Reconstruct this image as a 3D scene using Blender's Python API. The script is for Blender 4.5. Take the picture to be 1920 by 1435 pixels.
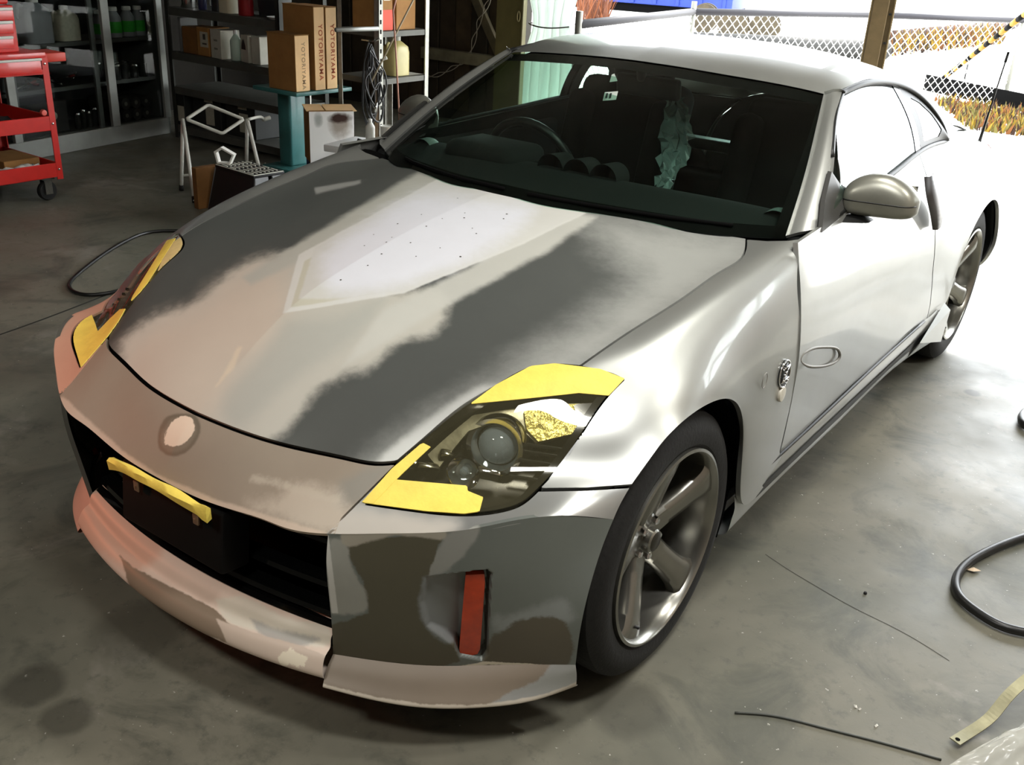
import bpy, bmesh, math, random
import numpy as np
from mathutils import Vector, Matrix
random.seed(7); np.random.seed(7)
for o in list(bpy.data.objects): bpy.data.objects.remove(o)
SC = bpy.context.scene
COL = SC.collection
PI = math.pi

# ------------------------------------------------------------------ camera
W, H = 1920, 1435
FPX = 1851.76
CAM = np.array([1.6711, -1.8147, 1.6015])
YAW, PITCH, ROLL = 0.61450, 0.42299, 0.05579
def cam_axes():
    f0 = np.array([-math.sin(YAW), math.cos(YAW), 0.]); r0 = np.array([math.cos(YAW), math.sin(YAW), 0.]); u0 = np.array([0, 0, 1.])
    f = f0*math.cos(PITCH) - u0*math.sin(PITCH); u = u0*math.cos(PITCH) + f0*math.sin(PITCH)
    r = r0*math.cos(ROLL) + u*math.sin(ROLL); uu = -r0*math.sin(ROLL) + u*math.cos(ROLL)
    return r, uu, f
RX, UX, FX = cam_axes()
cam_d = bpy.data.cameras.new('camera'); cam_o = bpy.data.objects.new('camera', cam_d); COL.objects.link(cam_o)
cam_d.sensor_fit = 'HORIZONTAL'; cam_d.sensor_width = 36; cam_d.lens = FPX*36/W
cam_d.clip_start = .02; cam_d.clip_end = 500
M4 = Matrix(((RX[0], UX[0], -FX[0], CAM[0]), (RX[1], UX[1], -FX[1], CAM[1]), (RX[2], UX[2], -FX[2], CAM[2]), (0, 0, 0, 1)))
cam_o.matrix_world = M4
SC.camera = cam_o
def P(px, py, x=None, y=None, z=None):
    """point of the place seen at photo pixel (px,py), with one measured coordinate"""
    d = RX*((px-W/2)/FPX) - UX*((py-H/2)/FPX) + FX
    if x is not None: t = (x-CAM[0])/d[0]
    elif y is not None: t = (y-CAM[1])/d[1]
    else: t = (z-CAM[2])/d[2]
    return CAM + d*t
def proj(V):
    q = np.asarray(V, float) - CAM
    zz = q@FX
    return np.stack([W/2 + FPX*(q@RX)/zz, H/2 - FPX*(q@UX)/zz], -1)

# ------------------------------------------------------------------ world, sun, lamps, exposure
wd = bpy.data.worlds.new('sky'); SC.world = wd; wd.use_nodes = True
nt = wd.node_tree; nt.nodes.clear()
wo = nt.nodes.new('ShaderNodeOutputWorld'); wb = nt.nodes.new('ShaderNodeBackground')
wb.inputs[0].default_value = (.93, .97, 1., 1); wb.inputs[1].default_value = 10.0
nt.links.new(wb.outputs[0], wo.inputs[0])
def light(name, kind, loc, target, energy, color=(1, 1, 1), size=1., size_y=None, **kw):
    d = bpy.data.lights.new(name, kind); o = bpy.data.objects.new(name, d); COL.objects.link(o)
    d.energy = energy; d.color = color
    if kind == 'AREA':
        d.shape = 'RECTANGLE' if size_y else 'SQUARE'; d.size = size
        if size_y: d.size_y = size_y
    for k, v in kw.items(): setattr(d, k, v)
    o.location = loc
    o.rotation_euler = (Vector(target)-Vector(loc)).to_track_quat('-Z', 'Y').to_euler()
    return o
YO = 5.6                                      # plane of the open front
light('sun', 'SUN', (5.2, 20, 12), (4.0, 8.0, 0), 8.0, (1, .96, .9), angle=.01)
light('ceiling_lamp_near_door', 'AREA', (1.26, .96, 3.0), (1.26, .96, 0), 38, (1, .97, .9), .40, .2)
light('ceiling_lamp_right', 'AREA', (2.57, 1.13, 3.0), (2.57, 1.13, 0), 38, (1, .97, .9), .40, .2)
light('ceiling_lamp_front', 'AREA', (.2, -2.6, 3.0), (.2, -1.6, 0), 40, (1, .96, .88), .5, .3)
light('added_fill_front_right', 'AREA', (1.7, -.7, 3.0), (1.6, -.6, 0), 48, (1, .98, .95), .6, .3)  # unseen fill light added to brighten the front wing
light('curing_lamp', 'SPOT', (-2.3, -1.7, .9), (-.50, -.58, .56), 72, (1, .20, .07), spot_size=math.radians(30), spot_blend=.8, shadow_soft_size=.12)
SC.view_settings.view_transform = 'Standard'; SC.view_settings.look = 'None'
SC.view_settings.exposure = 0.0; SC.view_settings.gamma = 1.0; SC.view_settings.use_curve_mapping = False

# ------------------------------------------------------------------ materials
def lin(c):
    c = c/255.
    return c/12.92 if c <= .04045 else ((c+.055)/1.055)**2.4
def S(r, g=None, b=None):
    if g is None: g = b = r
    return (lin(r), lin(g), lin(b), 1)
MATS = {}
def mat(name, col=(.5, .5, .5, 1), rough=.5, metal=0., coat=0., noise=0., scale=20., bump=0., bscale=None, emit=None, trans=0., ior=1.45, alpha=None, spec=.5, col2=None, lo=.35, hi=.65):
    if name in MATS: return MATS[name]
    m = bpy.data.materials.new(name); m.use_nodes = True; MATS[name] = m
    n = m.node_tree; b = n.nodes['Principled BSDF']
    b.inputs['Base Color'].default_value = col; b.inputs['Roughness'].default_value = rough; b.inputs['Metallic'].default_value = metal
    b.inputs['Coat Weight'].default_value = coat; b.inputs['Coat Roughness'].default_value = .05
    b.inputs['Transmission Weight'].default_value = trans; b.inputs['IOR'].default_value = ior
    b.inputs['Specular IOR Level'].default_value = spec
    if alpha is not None: b.inputs['Alpha'].default_value = alpha
    if emit: b.inputs['Emission Color'].default_value = emit[0]; b.inputs['Emission Strength'].default_value = emit[1]
    tc = n.nodes.new('ShaderNodeTexCoord')
    if noise or col2:
        t = n.nodes.new('ShaderNodeTexNoise'); t.inputs['Scale'].default_value = scale; t.inputs['Detail'].default_value = 6; t.inputs['Roughness'].default_value = .6
        n.links.new(tc.outputs['Object'], t.inputs['Vector'])
        r = n.nodes.new('ShaderNodeMapRange'); r.inputs[1].default_value = lo; r.inputs[2].default_value = hi
        n.links.new(t.outputs[0], r.inputs[0])
        mx = n.nodes.new('ShaderNodeMix'); mx.data_type = 'RGBA'
        c2 = col2 if col2 else tuple(min(1, c*(1+noise)) for c in col[:3])+(1,)
        c1 = col if col2 else tuple(c*(1-noise) for c in col[:3])+(1,)
        mx.inputs[6].default_value = c1; mx.inputs[7].default_value = c2
        n.links.new(r.outputs[0], mx.inputs[0]); n.links.new(mx.outputs[2], b.inputs['Base Color'])
    if bump:
        t2 = n.nodes.new('ShaderNodeTexNoise'); t2.inputs['Scale'].default_value = bscale or scale*3; t2.inputs['Detail'].default_value = 4
        n.links.new(tc.outputs['Object'], t2.inputs['Vector'])
        bp = n.nodes.new('ShaderNodeBump'); bp.inputs['Strength'].default_value = bump; bp.inputs['Distance'].default_value = .004
        n.links.new(t2.outputs[0], bp.inputs['Height']); n.links.new(bp.outputs[0], b.inputs['Normal'])
    return m
def patch_mat(name, base, patches, noise_scale=14.):
    """paint in patches: patches = [(attribute, colour, softness, ragged, rough, metal)], each attribute a signed distance over the panel"""
    m = bpy.data.materials.new(name); m.use_nodes = True; MATS[name] = m
    n = m.node_tree; b = n.nodes['Principled BSDF']; L = n.links.new
    tc = n.nodes.new('ShaderNodeTexCoord')
    def noise(sc, det, warp=None):
        t = n.nodes.new('ShaderNodeTexNoise'); t.inputs['Scale'].default_value = sc; t.inputs['Detail'].default_value = det; t.inputs['Roughness'].default_value = .65
        L(tc.outputs['Object'], t.inputs['Vector']); return t.outputs[0]
    def math_(op, a, c):
        q = n.nodes.new('ShaderNodeMath'); q.operation = op
        for i, v in enumerate((a, c)):
            if isinstance(v, (int, float)): q.inputs[i].default_value = v
            else: L(v, q.inputs[i])
        return q.outputs[0]
    N1 = noise(noise_scale, 5); N2 = noise(noise_scale*5, 4); N3 = noise(6, 3)
    def mixc(fac, a, c):
        q = n.nodes.new('ShaderNodeMix'); q.data_type = 'RGBA'
        if isinstance(fac, (int, float)): q.inputs[0].default_value = fac
        else: L(fac, q.inputs[0])
        for i, v in ((6, a), (7, c)):
            if isinstance(v, tuple): q.inputs[i].default_value = v
            else: L(v, q.inputs[i])
        return q.outputs[2]
    def mixf(fac, a, c):
        q = n.nodes.new('ShaderNodeMix'); q.data_type = 'FLOAT'
        L(fac, q.inputs[0])
        for i, v in ((2, a), (3, c)):
            if isinstance(v, (int, float)): q.inputs[i].default_value = v
            else: L(v, q.inputs[i])
        return q.outputs[0]
    bc, br, bm = base
    v = math_('MULTIPLY', math_('SUBTRACT', N1, .5), .35)
    col = mixc(math_('ADD', v, .5), tuple(c*.82 for c in bc[:3])+(1,), tuple(min(1, c*1.18) for c in bc[:3])+(1,))
    rough, metal = br, bm
    for (at, c, soft, rag, rr, mm) in patches:
        a = n.nodes.new('ShaderNodeAttribute'); a.attribute_name = at
        w1 = math_('MULTIPLY', math_('SUBTRACT', N1, .5), rag); w2 = math_('MULTIPLY', math_('SUBTRACT', N2, .5), rag*.5)
        d = math_('ADD', math_('ADD', a.outputs['Fac'], w1), w2)
        mr = n.nodes.new('ShaderNodeMapRange'); mr.inputs[1].default_value = -soft; mr.inputs[2].default_value = soft; mr.interpolation_type = 'SMOOTHSTEP'
        L(d, mr.inputs[0]); f = mr.outputs[0]
        if len(c) == 4 and c[3] != 1:   # partial coat
            f = math_('MULTIPLY', f, c[3])
        cv = mixc(math_('ADD', v, .5), tuple(q*.86 for q in c[:3])+(1,), tuple(min(1, q*1.12) for q in c[:3])+(1,))
        col = mixc(f, col, cv)
        if isinstance(rough, (int, float)): rough_ = n.nodes.new('ShaderNodeValue'); rough_.outputs[0].default_value = rough; rough = rough_.outputs[0]
        if isinstance(metal, (int, float)): m_ = n.nodes.new('ShaderNodeValue'); m_.outputs[0].default_value = metal; metal = m_.outputs[0]
        rough = mixf(f, rough, rr); metal = mixf(f, metal, mm)
    L(col, b.inputs['Base Color'])
    if isinstance(rough, (int, float)): b.inputs['Roughness'].default_value = rough
    else: L(rough, b.inputs['Roughness'])
    if isinstance(metal, (int, float)): b.inputs['Metallic'].default_value = metal
    else: L(metal, b.inputs['Metallic'])
    return m

# ------------------------------------------------------------------ object helpers
def empty(name, loc=(0, 0, 0), rz=0., label=None, cat=None, group=None):
    o = bpy.data.objects.new(name, None); COL.objects.link(o); o.location = loc; o.rotation_euler = (0, 0, rz); o.empty_display_size = .05
    if label: tag(o, label, cat, group)
    return o
def tag(o, label=None, cat=None, group=None, kind=None):
    if label: o['label'] = label
    if cat: o['category'] = cat
    if group: o['group'] = group
    if kind: o['kind'] = kind
    return o
def mesh_obj(name, V, F, m, parent=None, smooth=True, angle=None):
    me = bpy.data.meshes.new(name); me.from_pydata([tuple(map(float, v)) for v in V], [], [tuple(map(int, f)) for f in F]); me.update()
    return link(name, me, m, parent, smooth, angle)
def link(name, me, m, parent=None, smooth=True, angle=None):
    o = bpy.data.objects.new(name, me); COL.objects.link(o)
    if m is not None: me.materials.append(m if not isinstance(m, str) else MATS[m])
    if smooth:
        me.polygons.foreach_set('use_smooth', [True]*len(me.polygons))
        if angle: me.set_sharp_from_angle(angle=math.radians(angle))
    if parent: o.parent = parent
    return o
def bm_obj(name, bm, m, parent=None, smooth=False, angle=40):
    me = bpy.data.meshes.new(name); bm.normal_update(); bm.to_mesh(me); bm.free()
    return link(name, me, m, parent, smooth, angle)
def xf(loc=(0, 0, 0), rot=(0, 0, 0), sc=(1, 1, 1)):
    from mathutils import Euler
    return Matrix.Translation(loc) @ Euler(rot).to_matrix().to_4x4() @ Matrix.Diagonal((*sc, 1))
def add_box(bm, c, s, rot=(0, 0, 0), bev=0., seg=2):
    """c = centre, s = full size"""
    t = bmesh.new(); bmesh.ops.create_cube(t, size=1, matrix=Matrix.Diagonal((*s, 1)))
    if bev: bmesh.ops.bevel(t, geom=t.edges[:], offset=bev, segments=seg, affect='EDGES', profile=.5)
    bmesh.ops.transform(t, matrix=xf(c, rot), verts=t.verts[:])
    me = bpy.data.meshes.new('t'); t.to_mesh(me); t.free(); bm.from_mesh(me); bpy.data.meshes.remove(me)
    return bm
def box(name, c, s, m, parent=None, rot=(0, 0, 0), bev=0., seg=2):
    bm = bmesh.new(); add_box(bm, (0, 0, 0), s, (0, 0, 0), bev, seg)
    o = bm_obj(name, bm, m, parent, bev > 0); o.location = c; o.rotation_euler = rot
    return o
def lathe(prof, n=32, axis='z', closed=False, cap=True):
    """prof [(r,h)]"""
    V, F = [], []
    for k in range(n):
        a = 2*PI*k/n
        for r, h in prof:
            if axis == 'z': V.append((r*math.cos(a), r*math.sin(a), h))
            elif axis == 'x': V.append((h, r*math.cos(a), r*math.sin(a)))
            else: V.append((r*math.cos(a), h, r*math.sin(a)))
    q = len(prof)
    for k in range(n):
        k2 = (k+1) % n
        for i in range(q-1 if not closed else q):
            j = (i+1) % q
            F.append((k*q+i, k2*q+i, k2*q+j, k*q+j))
    if not closed and cap:
        if prof[0][0] > 1e-6: F.append(tuple(k*q for k in range(n))[::-1])
        if prof[-1][0] > 1e-6: F.append(tuple(k*q+q-1 for k in range(n)))
    return V, F
def fix_normals(o):
    bm = bmesh.new(); bm.from_mesh(o.data); bmesh.ops.remove_doubles(bm, verts=bm.verts[:], dist=1e-6); bmesh.ops.recalc_face_normals(bm, faces=bm.faces[:]); bm.to_mesh(o.data); bm.free(); return o
def lathe_obj(name, prof, m, parent=None, loc=(0, 0, 0), n=32, axis='z', closed=False, angle=35, rot=(0, 0, 0), cap=True):
    V, F = lathe(prof, n, axis, closed, cap)
    o = mesh_obj(name, V, F, m, parent, True, angle); fix_normals(o); o.data.set_sharp_from_angle(angle=math.radians(angle)); o.location = loc; o.rotation_euler = rot
    return o
def spl(pts, n, closed=False):
    """smooth curve through points (Catmull-Rom, centripetal-ish), n samples"""
    p = np.array(pts, float)
    if len(p) == 2: return np.linspace(p[0], p[1], n)
    d = np.r_[0, np.cumsum(np.maximum(np.linalg.norm(np.diff(p, axis=0), axis=1), 1e-6))]
    t = np.linspace(0, d[-1], n)
    return basis(d, t) @ p
def basis(k, t):
    """natural cubic spline basis matrix: knots k, evaluation t"""
    k = np.asarray(k, float); n = len(k); h = np.diff(k)
    A = np.zeros((n, n)); B = np.zeros((n, n)); A[0, 0] = A[-1, -1] = 1
    for i in range(1, n-1):
        A[i, i-1] = h[i-1]; A[i, i] = 2*(h[i-1]+h[i]); A[i, i+1] = h[i]
        B[i, i-1] = 6/h[i-1]; B[i, i] = -6/h[i-1]-6/h[i]; B[i, i+1] = 6/h[i]
    Mm = np.linalg.solve(A, B)
    t = np.asarray(t, float); j = np.clip(np.searchsorted(k, t, 'right')-1, 0, n-2)
    out = np.zeros((len(t), n)); a = (k[j+1]-t)/h[j]; b = (t-k[j])/h[j]; r = np.arange(len(t))
    out[r, j] += a; out[r, j+1] += b
    out += ((a**3-a)*h[j]**2/6)[:, None]*Mm[j] + ((b**3-b)*h[j]**2/6)[:, None]*Mm[j+1]
    return out
def surf_grid(G, nv, nu):
    """bicubic surface through a grid of control points G[row][col]; returns (nv,nu,3) and the row/col parameters"""
    G = np.array(G, float)
    dv = np.linalg.norm(np.diff(G, axis=0), axis=2).mean(1); du = np.linalg.norm(np.diff(G, axis=1), axis=2).mean(0)
    kv = np.r_[0, np.cumsum(np.maximum(dv, 1e-3))]; ku = np.r_[0, np.cumsum(np.maximum(du, 1e-3))]
    tv = np.linspace(0, kv[-1], nv); tu = np.linspace(0, ku[-1], nu)
    Bv = basis(kv, tv); Bu = basis(ku, tu)
    return np.einsum('ai,ijc,bj->abc', Bv, G, Bu), kv/kv[-1], ku/ku[-1]
def soften(A, sig):
    """smooth a surface grid, edges kept"""
    k = np.exp(-.5*(np.arange(-3*sig, 3*sig+1)/sig)**2); k /= k.sum(); h = 3*sig
    for ax in (0, 1):
        B = np.moveaxis(A, ax, 0); pre = 2*B[:1]-B[1:h+1][::-1]; post = 2*B[-1:]-B[-h-1:-1][::-1]; C = np.concatenate([pre, B, post])
        out = sum(k[i]*C[i:i+len(B)] for i in range(len(k))); A = np.moveaxis(out, 0, ax)
    return A
def grid_faces(nv, nu):
    i = np.arange(nv-1)[:, None]*nu + np.arange(nu-1)[None]
    i = i.ravel()
    return np.stack([i, i+1, i+nu+1, i+nu], -1)
def inpoly(p, poly):
    p = np.asarray(p); x, y = p[:, 0], p[:, 1]; c = np.zeros(len(p), bool); q = np.asarray(poly, float)
    x1, y1 = q[:, 0], q[:, 1]; x2, y2 = np.roll(x1, -1), np.roll(y1, -1)
    for a, b, cc, d in zip(x1, y1, x2, y2):
        if b == d: continue
        m = (b > y) != (d > y)
        c ^= m & (x < (cc-a)*(y-b)/(d-b)+a)
    return c
def sdist(p, poly):
    """signed distance in px to polygon, positive inside"""
    p = np.asarray(p); q = np.asarray(poly, float); best = np.full(len(p), 1e9)
    for a, b in zip(q, np.roll(q, -1, axis=0)):
        ab = b-a; t = np.clip(((p-a)@ab)/max(ab@ab, 1e-9), 0, 1)
        best = np.minimum(best, np.linalg.norm(p-(a+t[:, None]*ab), axis=1))
    return np.where(inpoly(p, q), best, -best)
def clip(V, F, poly, pj=proj, keep_in=True):
    """cut a dense surface along an outline (given in the 2-D map pj), snapping vertices to the outline"""
    V = np.array(V, float); F = np.asarray(F)
    q = pj(V); ins = inpoly(q, poly)
    if not keep_in: ins = ~ins
    E = np.concatenate([F[:, [0, 1]], F[:, [1, 2]], F[:, [2, 3]], F[:, [3, 0]]]); E.sort(axis=1); E = np.unique(E, axis=0)
    cr = E[ins[E[:, 0]] != ins[E[:, 1]]]
    lo = np.zeros(len(cr)); hi = np.ones(len(cr)); s0 = ins[cr[:, 0]]
    for _ in range(14):
        mid = (lo+hi)/2; pm = V[cr[:, 0]]*(1-mid)[:, None]+V[cr[:, 1]]*mid[:, None]
        im = inpoly(pj(pm), poly)
        if not keep_in: im = ~im
        same = im == s0; lo = np.where(same, mid, lo); hi = np.where(same, hi, mid)
    t = (lo+hi)/2; near = np.where(t <= .5, cr[:, 0], cr[:, 1]); dist = np.minimum(t, 1-t)
    pt = V[cr[:, 0]]*(1-t)[:, None]+V[cr[:, 1]]*t[:, None]
    st = np.where(ins, 1, 0); o = np.argsort(-dist)
    V2 = V.copy(); V2[near[o]] = pt[o]; st[near] = 2
    out = []
    fs = st[F]
    full = (fs > 0).all(1)
    for f, s in zip(F[full], fs[full]):
        if (s == 2).all():
            cc = V2[f].mean(0)[None]
            if inpoly(pj(cc), poly)[0] == keep_in: out.append(tuple(f))
        else: out.append(tuple(f))
    part = ~full & (fs == 1).any(1)
    for f, s in zip(F[part], fs[part]):
        g = [int(a) for a, b in zip(f, s) if b > 0]
        if len(g) >= 3: out.append(tuple(g))
    used = sorted({i for f in out for i in f}); mp = {u: k for k, u in enumerate(used)}
    clip.used = used
    return V2[used], [tuple(mp[i] for i in f) for f in out]
def sm(pts, n=60, closed=False):
    """smooth 2-D outline"""
    p = np.array(pts, float)
    if closed: p = np.vstack([p, p[:1]])
    d = np.r_[0, np.cumsum(np.linalg.norm(np.diff(p, axis=0), axis=1))]
    return basis(d, np.linspace(0, d[-1], n)) @ p
def chain(*parts): return np.vstack([np.array(p, float).reshape(-1, 2) for p in parts])
def inset(poly, d):
    q = np.array(poly, float); a = .5*np.sum(q[:, 0]*np.roll(q[:, 1], -1)-np.roll(q[:, 0], -1)*q[:, 1]); s = 1 if a > 0 else -1
    e1 = q-np.roll(q, 1, axis=0); e2 = np.roll(q, -1, axis=0)-q
    def nn(e): l = np.maximum(np.linalg.norm(e, axis=1), 1e-9)[:, None]; return np.stack([-e[:, 1], e[:, 0]], -1)/l*s
    n = nn(e1)+nn(e2); n /= np.maximum(np.linalg.norm(n, axis=1), .3)[:, None]
    return q+n*d
def panel(name, V, F, m, parent, flange=.012, mirror=None, offset=0., attrs=None, angle=40, thick=True):
    """surface piece -> part mesh with folded-in edges. mirror: None, 'join' (other half added), 'only' (mirrored copy)"""
    bm = bmesh.new()
    V = np.asarray(V, float)
    if mirror == 'only': V = V*[-1, 1, 1]; F = [f[::-1] for f in F]
    vs = [bm.verts.new(v) for v in V]
    for f in F:
        try: bm.faces.new([vs[i] for i in f])
        except ValueError: pass
    if mirror == 'join':
        v2 = [bm.verts.new(v*[-1, 1, 1]) for v in V]
        for f in F:
            try: bm.faces.new([v2[i] for i in f[::-1]])
            except ValueError: pass
        bmesh.ops.remove_doubles(bm, verts=[v for v in bm.verts if abs(v.co.x) < 2e-3], dist=1.5e-3)
    bm.normal_update()
    nz = sum((f.normal*f.calc_area() for f in bm.faces), Vector())
    if offset:
        nn = {v: v.normal.copy() for v in bm.verts}
        for v in bm.verts: v.co += nn[v]*offset
    if flange:
        be = [e for e in bm.edges if e.is_boundary]
        nn = {v: v.normal.copy() for e in be for v in e.verts}
        r = bmesh.ops.extrude_edge_only(bm, edges=be)
        nv = [g for g in r['geom'] if isinstance(g, bmesh.types.BMVert)]
        src = {}
        for v in nv:
            for e in v.link_edges:
                o = e.other_vert(v)
                if o in nn and (o.co-v.co).length < 1e-9: src[v] = nn[o]
        for v in nv:
            if v in src: v.co -= src[v]*flange
    bm.normal_update()
    me = bpy.data.meshes.new(name); bm.to_mesh(me); bm.free()
    o = link(name, me, m, parent, True, angle)
    if attrs:
        co = np.empty(len(me.vertices)*3); me.vertices.foreach_get('co', co); q = proj(co.reshape(-1, 3))
        for an, poly in attrs.items():
            a = me.attributes.new(an, 'FLOAT', 'POINT'); a.data.foreach_set('value', sdist(q, poly).astype(np.float32))
    return o
def biggest(V, F):
    """largest connected piece of a face list"""
    par = list(range(len(V)))
    def fd(a):
        while par[a] != a: par[a] = par[par[a]]; a = par[a]
        return a
    for f in F:
        r = fd(f[0])
        for i in f[1:]: par[fd(i)] = r
    from collections import Counter
    k = Counter(fd(f[0]) for f in F).most_common(1)[0][0]
    F = [f for f in F if fd(f[0]) == k]; used = sorted({i for f in F for i in f}); mp = {u: q for q, u in enumerate(used)}
    return np.asarray(V)[used], [tuple(mp[i] for i in f) for f in F]
def tube(name, pts, r, m, parent=None, seg=8, n=None, closed=False, caps=True):
    """round rod or hose along a smooth path"""
    V, F = tube_vf(pts, r, seg, n, closed, caps); return mesh_obj(name, V, F, m, parent)
def tube_vf(pts, r, seg=8, n=None, closed=False, caps=True):
    p = np.array(pts, float)
    if n:
        if closed: p = np.vstack([p, p[:1]])
        p = spl(p, n+1 if closed else n)
        if closed: p = p[:-1]
    k = len(p); rr = np.broadcast_to(np.asarray(r, float), (k,))
    tg = np.roll(p, -1, 0)-np.roll(p, 1, 0)
    if not closed: tg[0] = p[1]-p[0]; tg[-1] = p[-1]-p[-2]
    tg /= np.maximum(np.linalg.norm(tg, axis=1), 1e-9)[:, None]
    up = np.array([0, 0, 1.]) if abs(tg[0][2]) < .9 else np.array([1., 0, 0])
    V = []
    for i in range(k):
        a = np.cross(tg[i], up); a /= max(np.linalg.norm(a), 1e-9); b = np.cross(a, tg[i]); up = b
        for s in range(seg):
            w = 2*PI*s/seg; V.append(p[i]+rr[i]*(a*math.cos(w)+b*math.sin(w)))
    F = []
    for i in range(k if closed else k-1):
        i2 = (i+1) % k
        for s in range(seg):
            s2 = (s+1) % seg; F.append((i*seg+s, i*seg+s2, i2*seg+s2, i2*seg+s))
    if caps and not closed: F.append(tuple(range(seg))[::-1]); F.append(tuple((k-1)*seg+s for s in range(seg)))
    return V, F
def join_vf(L):
    V, F = [], []
    for v, f in L:
        b = len(V); V += [tuple(map(float, q)) for q in v]; F += [tuple(int(i)+b for i in g) for g in f]
    return V, F
def prism(outline, z0, z1):
    """flat outline (x,y) extruded in z"""
    n = len(outline); V = [(x, y, z0) for x, y in outline]+[(x, y, z1) for x, y in outline]
    F = [tuple(range(n))[::-1], tuple(range(n, 2*n))]+[(i, (i+1) % n, n+(i+1) % n, n+i) for i in range(n)]
    return V, F
# ================================================================== THE CAR
mat('silver', S(166, 168, 164), .38, .68, coat=.6, noise=.04, scale=4)
mat('black_trim', S(14, 15, 15), .45)
mat('black_gloss', S(8, 9, 9), .12, coat=.5)
mat('black_void', S(4, 4, 4), .9, spec=.1)
mat('rubber', S(20, 20, 19), .75, noise=.25, scale=60, bump=.25, bscale=120)
mat('alloy', S(142, 141, 134), .26, .9, noise=.06, scale=8)
mat('chrome', S(225, 225, 225), .08, 1.)
mat('tape', S(238, 214, 96), .6, noise=.06, scale=25, bump=.25, bscale=90)
mat('tape_pale', S(214, 190, 130), .55, noise=.08, scale=25)
mat('marker_red', S(190, 58, 10), .25, coat=.6, noise=.15, scale=30)
mat('brake_iron', S(60, 58, 55), .5, .7, noise=.2, scale=30)
mat('dash', S(7, 10, 9), .9, noise=.1, scale=40)
mat('seat_cloth', S(5, 6, 6), .95, noise=.15, scale=80)
mat('brown_primer', S(120, 113, 100), .5, noise=.08, scale=9)
mat('lens_clear', (1, 1, 1, 1), .02, trans=1., ior=1.15, spec=.6)
mat('amber_lens', S(205, 170, 70), .15, trans=.3, noise=.35, scale=40)
def glass_mat(name, tint, refl=.9):
    m = bpy.data.materials.new(name); m.use_nodes = True; MATS[name] = m; n = m.node_tree; n.nodes.remove(n.nodes['Principled BSDF'])
    out = n.nodes['Material Output']; tr = n.nodes.new('ShaderNodeBsdfTransparent'); gl = n.nodes.new('ShaderNodeBsdfGlossy'); mx = n.nodes.new('ShaderNodeMixShader'); fr = n.nodes.new('ShaderNodeFresnel')
    tr.inputs[0].default_value = tint; gl.inputs['Roughness'].default_value = .01; ge = n.nodes.new('ShaderNodeNewGeometry'); io = n.nodes.new('ShaderNodeMapRange'); io.inputs[3].default_value = 1.5; io.inputs[4].default_value = 1/1.5; n.links.new(ge.outputs['Backfacing'], io.inputs[0]); n.links.new(io.outputs[0], fr.inputs[0]); gl.inputs[0].default_value = (refl, refl, refl, 1)
    n.links.new(fr.outputs[0], mx.inputs[0]); n.links.new(tr.outputs[0], mx.inputs[1]); n.links.new(gl.outputs[0], mx.inputs[2]); n.links.new(mx.outputs[0], out.inputs[0])
    return m
glass_mat('windscreen_glass', (.62, .78, .70, 1)); glass_mat('side_glass', (.78, .92, .85, 1)); glass_mat('lamp_cover', (.93, .93, .88, 1)); glass_mat('film', (.88, .93, .92, 1)); glass_mat('cabinet_glass', (.85, .87, .86, 1), .2)

m = MATS['lamp_cover']; n = m.node_tree; mxs = [q for q in n.nodes if q.type == 'MIX_SHADER'][0]; df = n.nodes.new('ShaderNodeBsdfDiffuse'); df.inputs[0].default_value = S(190, 182, 140); m2 = n.nodes.new('ShaderNodeMixShader'); m2.inputs[0].default_value = .055
n.links.new(mxs.outputs[0], m2.inputs[1]); n.links.new(df.outputs[0], m2.inputs[2]); n.links.new(m2.outputs[0], n.nodes['Material Output'].inputs[0])
glass_mat('hatch_glass', (.30, .36, .34, 1))
car = empty('car', (0, 0, 0), 0, 'silver two-door coupe with a primer-patched bonnet and yellow tape on its headlamps', 'car')

# ---- front master surface (half): rows from the screen forward, columns from the centre outward
G1 = [
 [(0,.47,.941),(.271,.52,.926),(.46,.61,.914),(.70,.73,.902),(.822,.70,.918),(.857,.68,.82),(.887,.67,.62),(.875,.70,.31)],
 [(0,.33,.934),(.262,.37,.917),(.455,.41,.895),(.702,.43,.874),(.803,.42,.882),(.856,.40,.80),(.888,.39,.60),(.883,.372,.28)],
 [(0,.17,.914),(.24,.18,.896),(.445,.19,.863),(.70,.20,.843),(.785,.20,.850),(.845,.20,.79),(.882,.22,.69),(.886,.275,.575)],
 [(0,0,.886),(.21,0,.862),(.43,0,.828),(.69,0,.815),(.765,0,.808),(.83,0,.768),(.872,.01,.728),(.89,.03,.693)],
 [(0,-.2,.842),(.185,-.18,.822),(.41,-.19,.785),(.665,-.16,.783),(.74,-.13,.765),(.805,-.13,.732),(.85,-.125,.70),(.884,-.12,.678)],
 [(0,-.375,.783),(.18,-.36,.765),(.39,-.36,.735),(.59,-.335,.728),(.69,-.275,.705),(.77,-.24,.68),(.83,-.205,.66),(.878,-.19,.642)],
 [(0,-.52,.696),(.175,-.51,.69),(.36,-.49,.68),(.53,-.45,.672),(.645,-.38,.65),(.735,-.32,.632),(.81,-.27,.62),(.872,-.24,.606)],
 [(0,-.632,.622),(.175,-.622,.621),(.33,-.585,.621),(.485,-.535,.63),(.61,-.47,.608),(.72,-.40,.60),(.80,-.335,.60),(.870,-.262,.587)],
 [(0,-.69,.572),(.17,-.68,.565),(.32,-.655,.57),(.472,-.615,.578),(.605,-.545,.582),(.71,-.48,.588),(.795,-.395,.593),(.868,-.28,.567)],
 [(0,-.738,.495),(.163,-.734,.50),(.314,-.7215,.517),(.460,-.692,.531),(.60,-.618,.556),(.70,-.555,.575),(.79,-.45,.593),(.867,-.295,.544)]]
NV1, NU1 = 300, 260
S1, kv1, ku1 = surf_grid(G1, NV1, NU1); S1 = soften(S1, 7)
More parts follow.
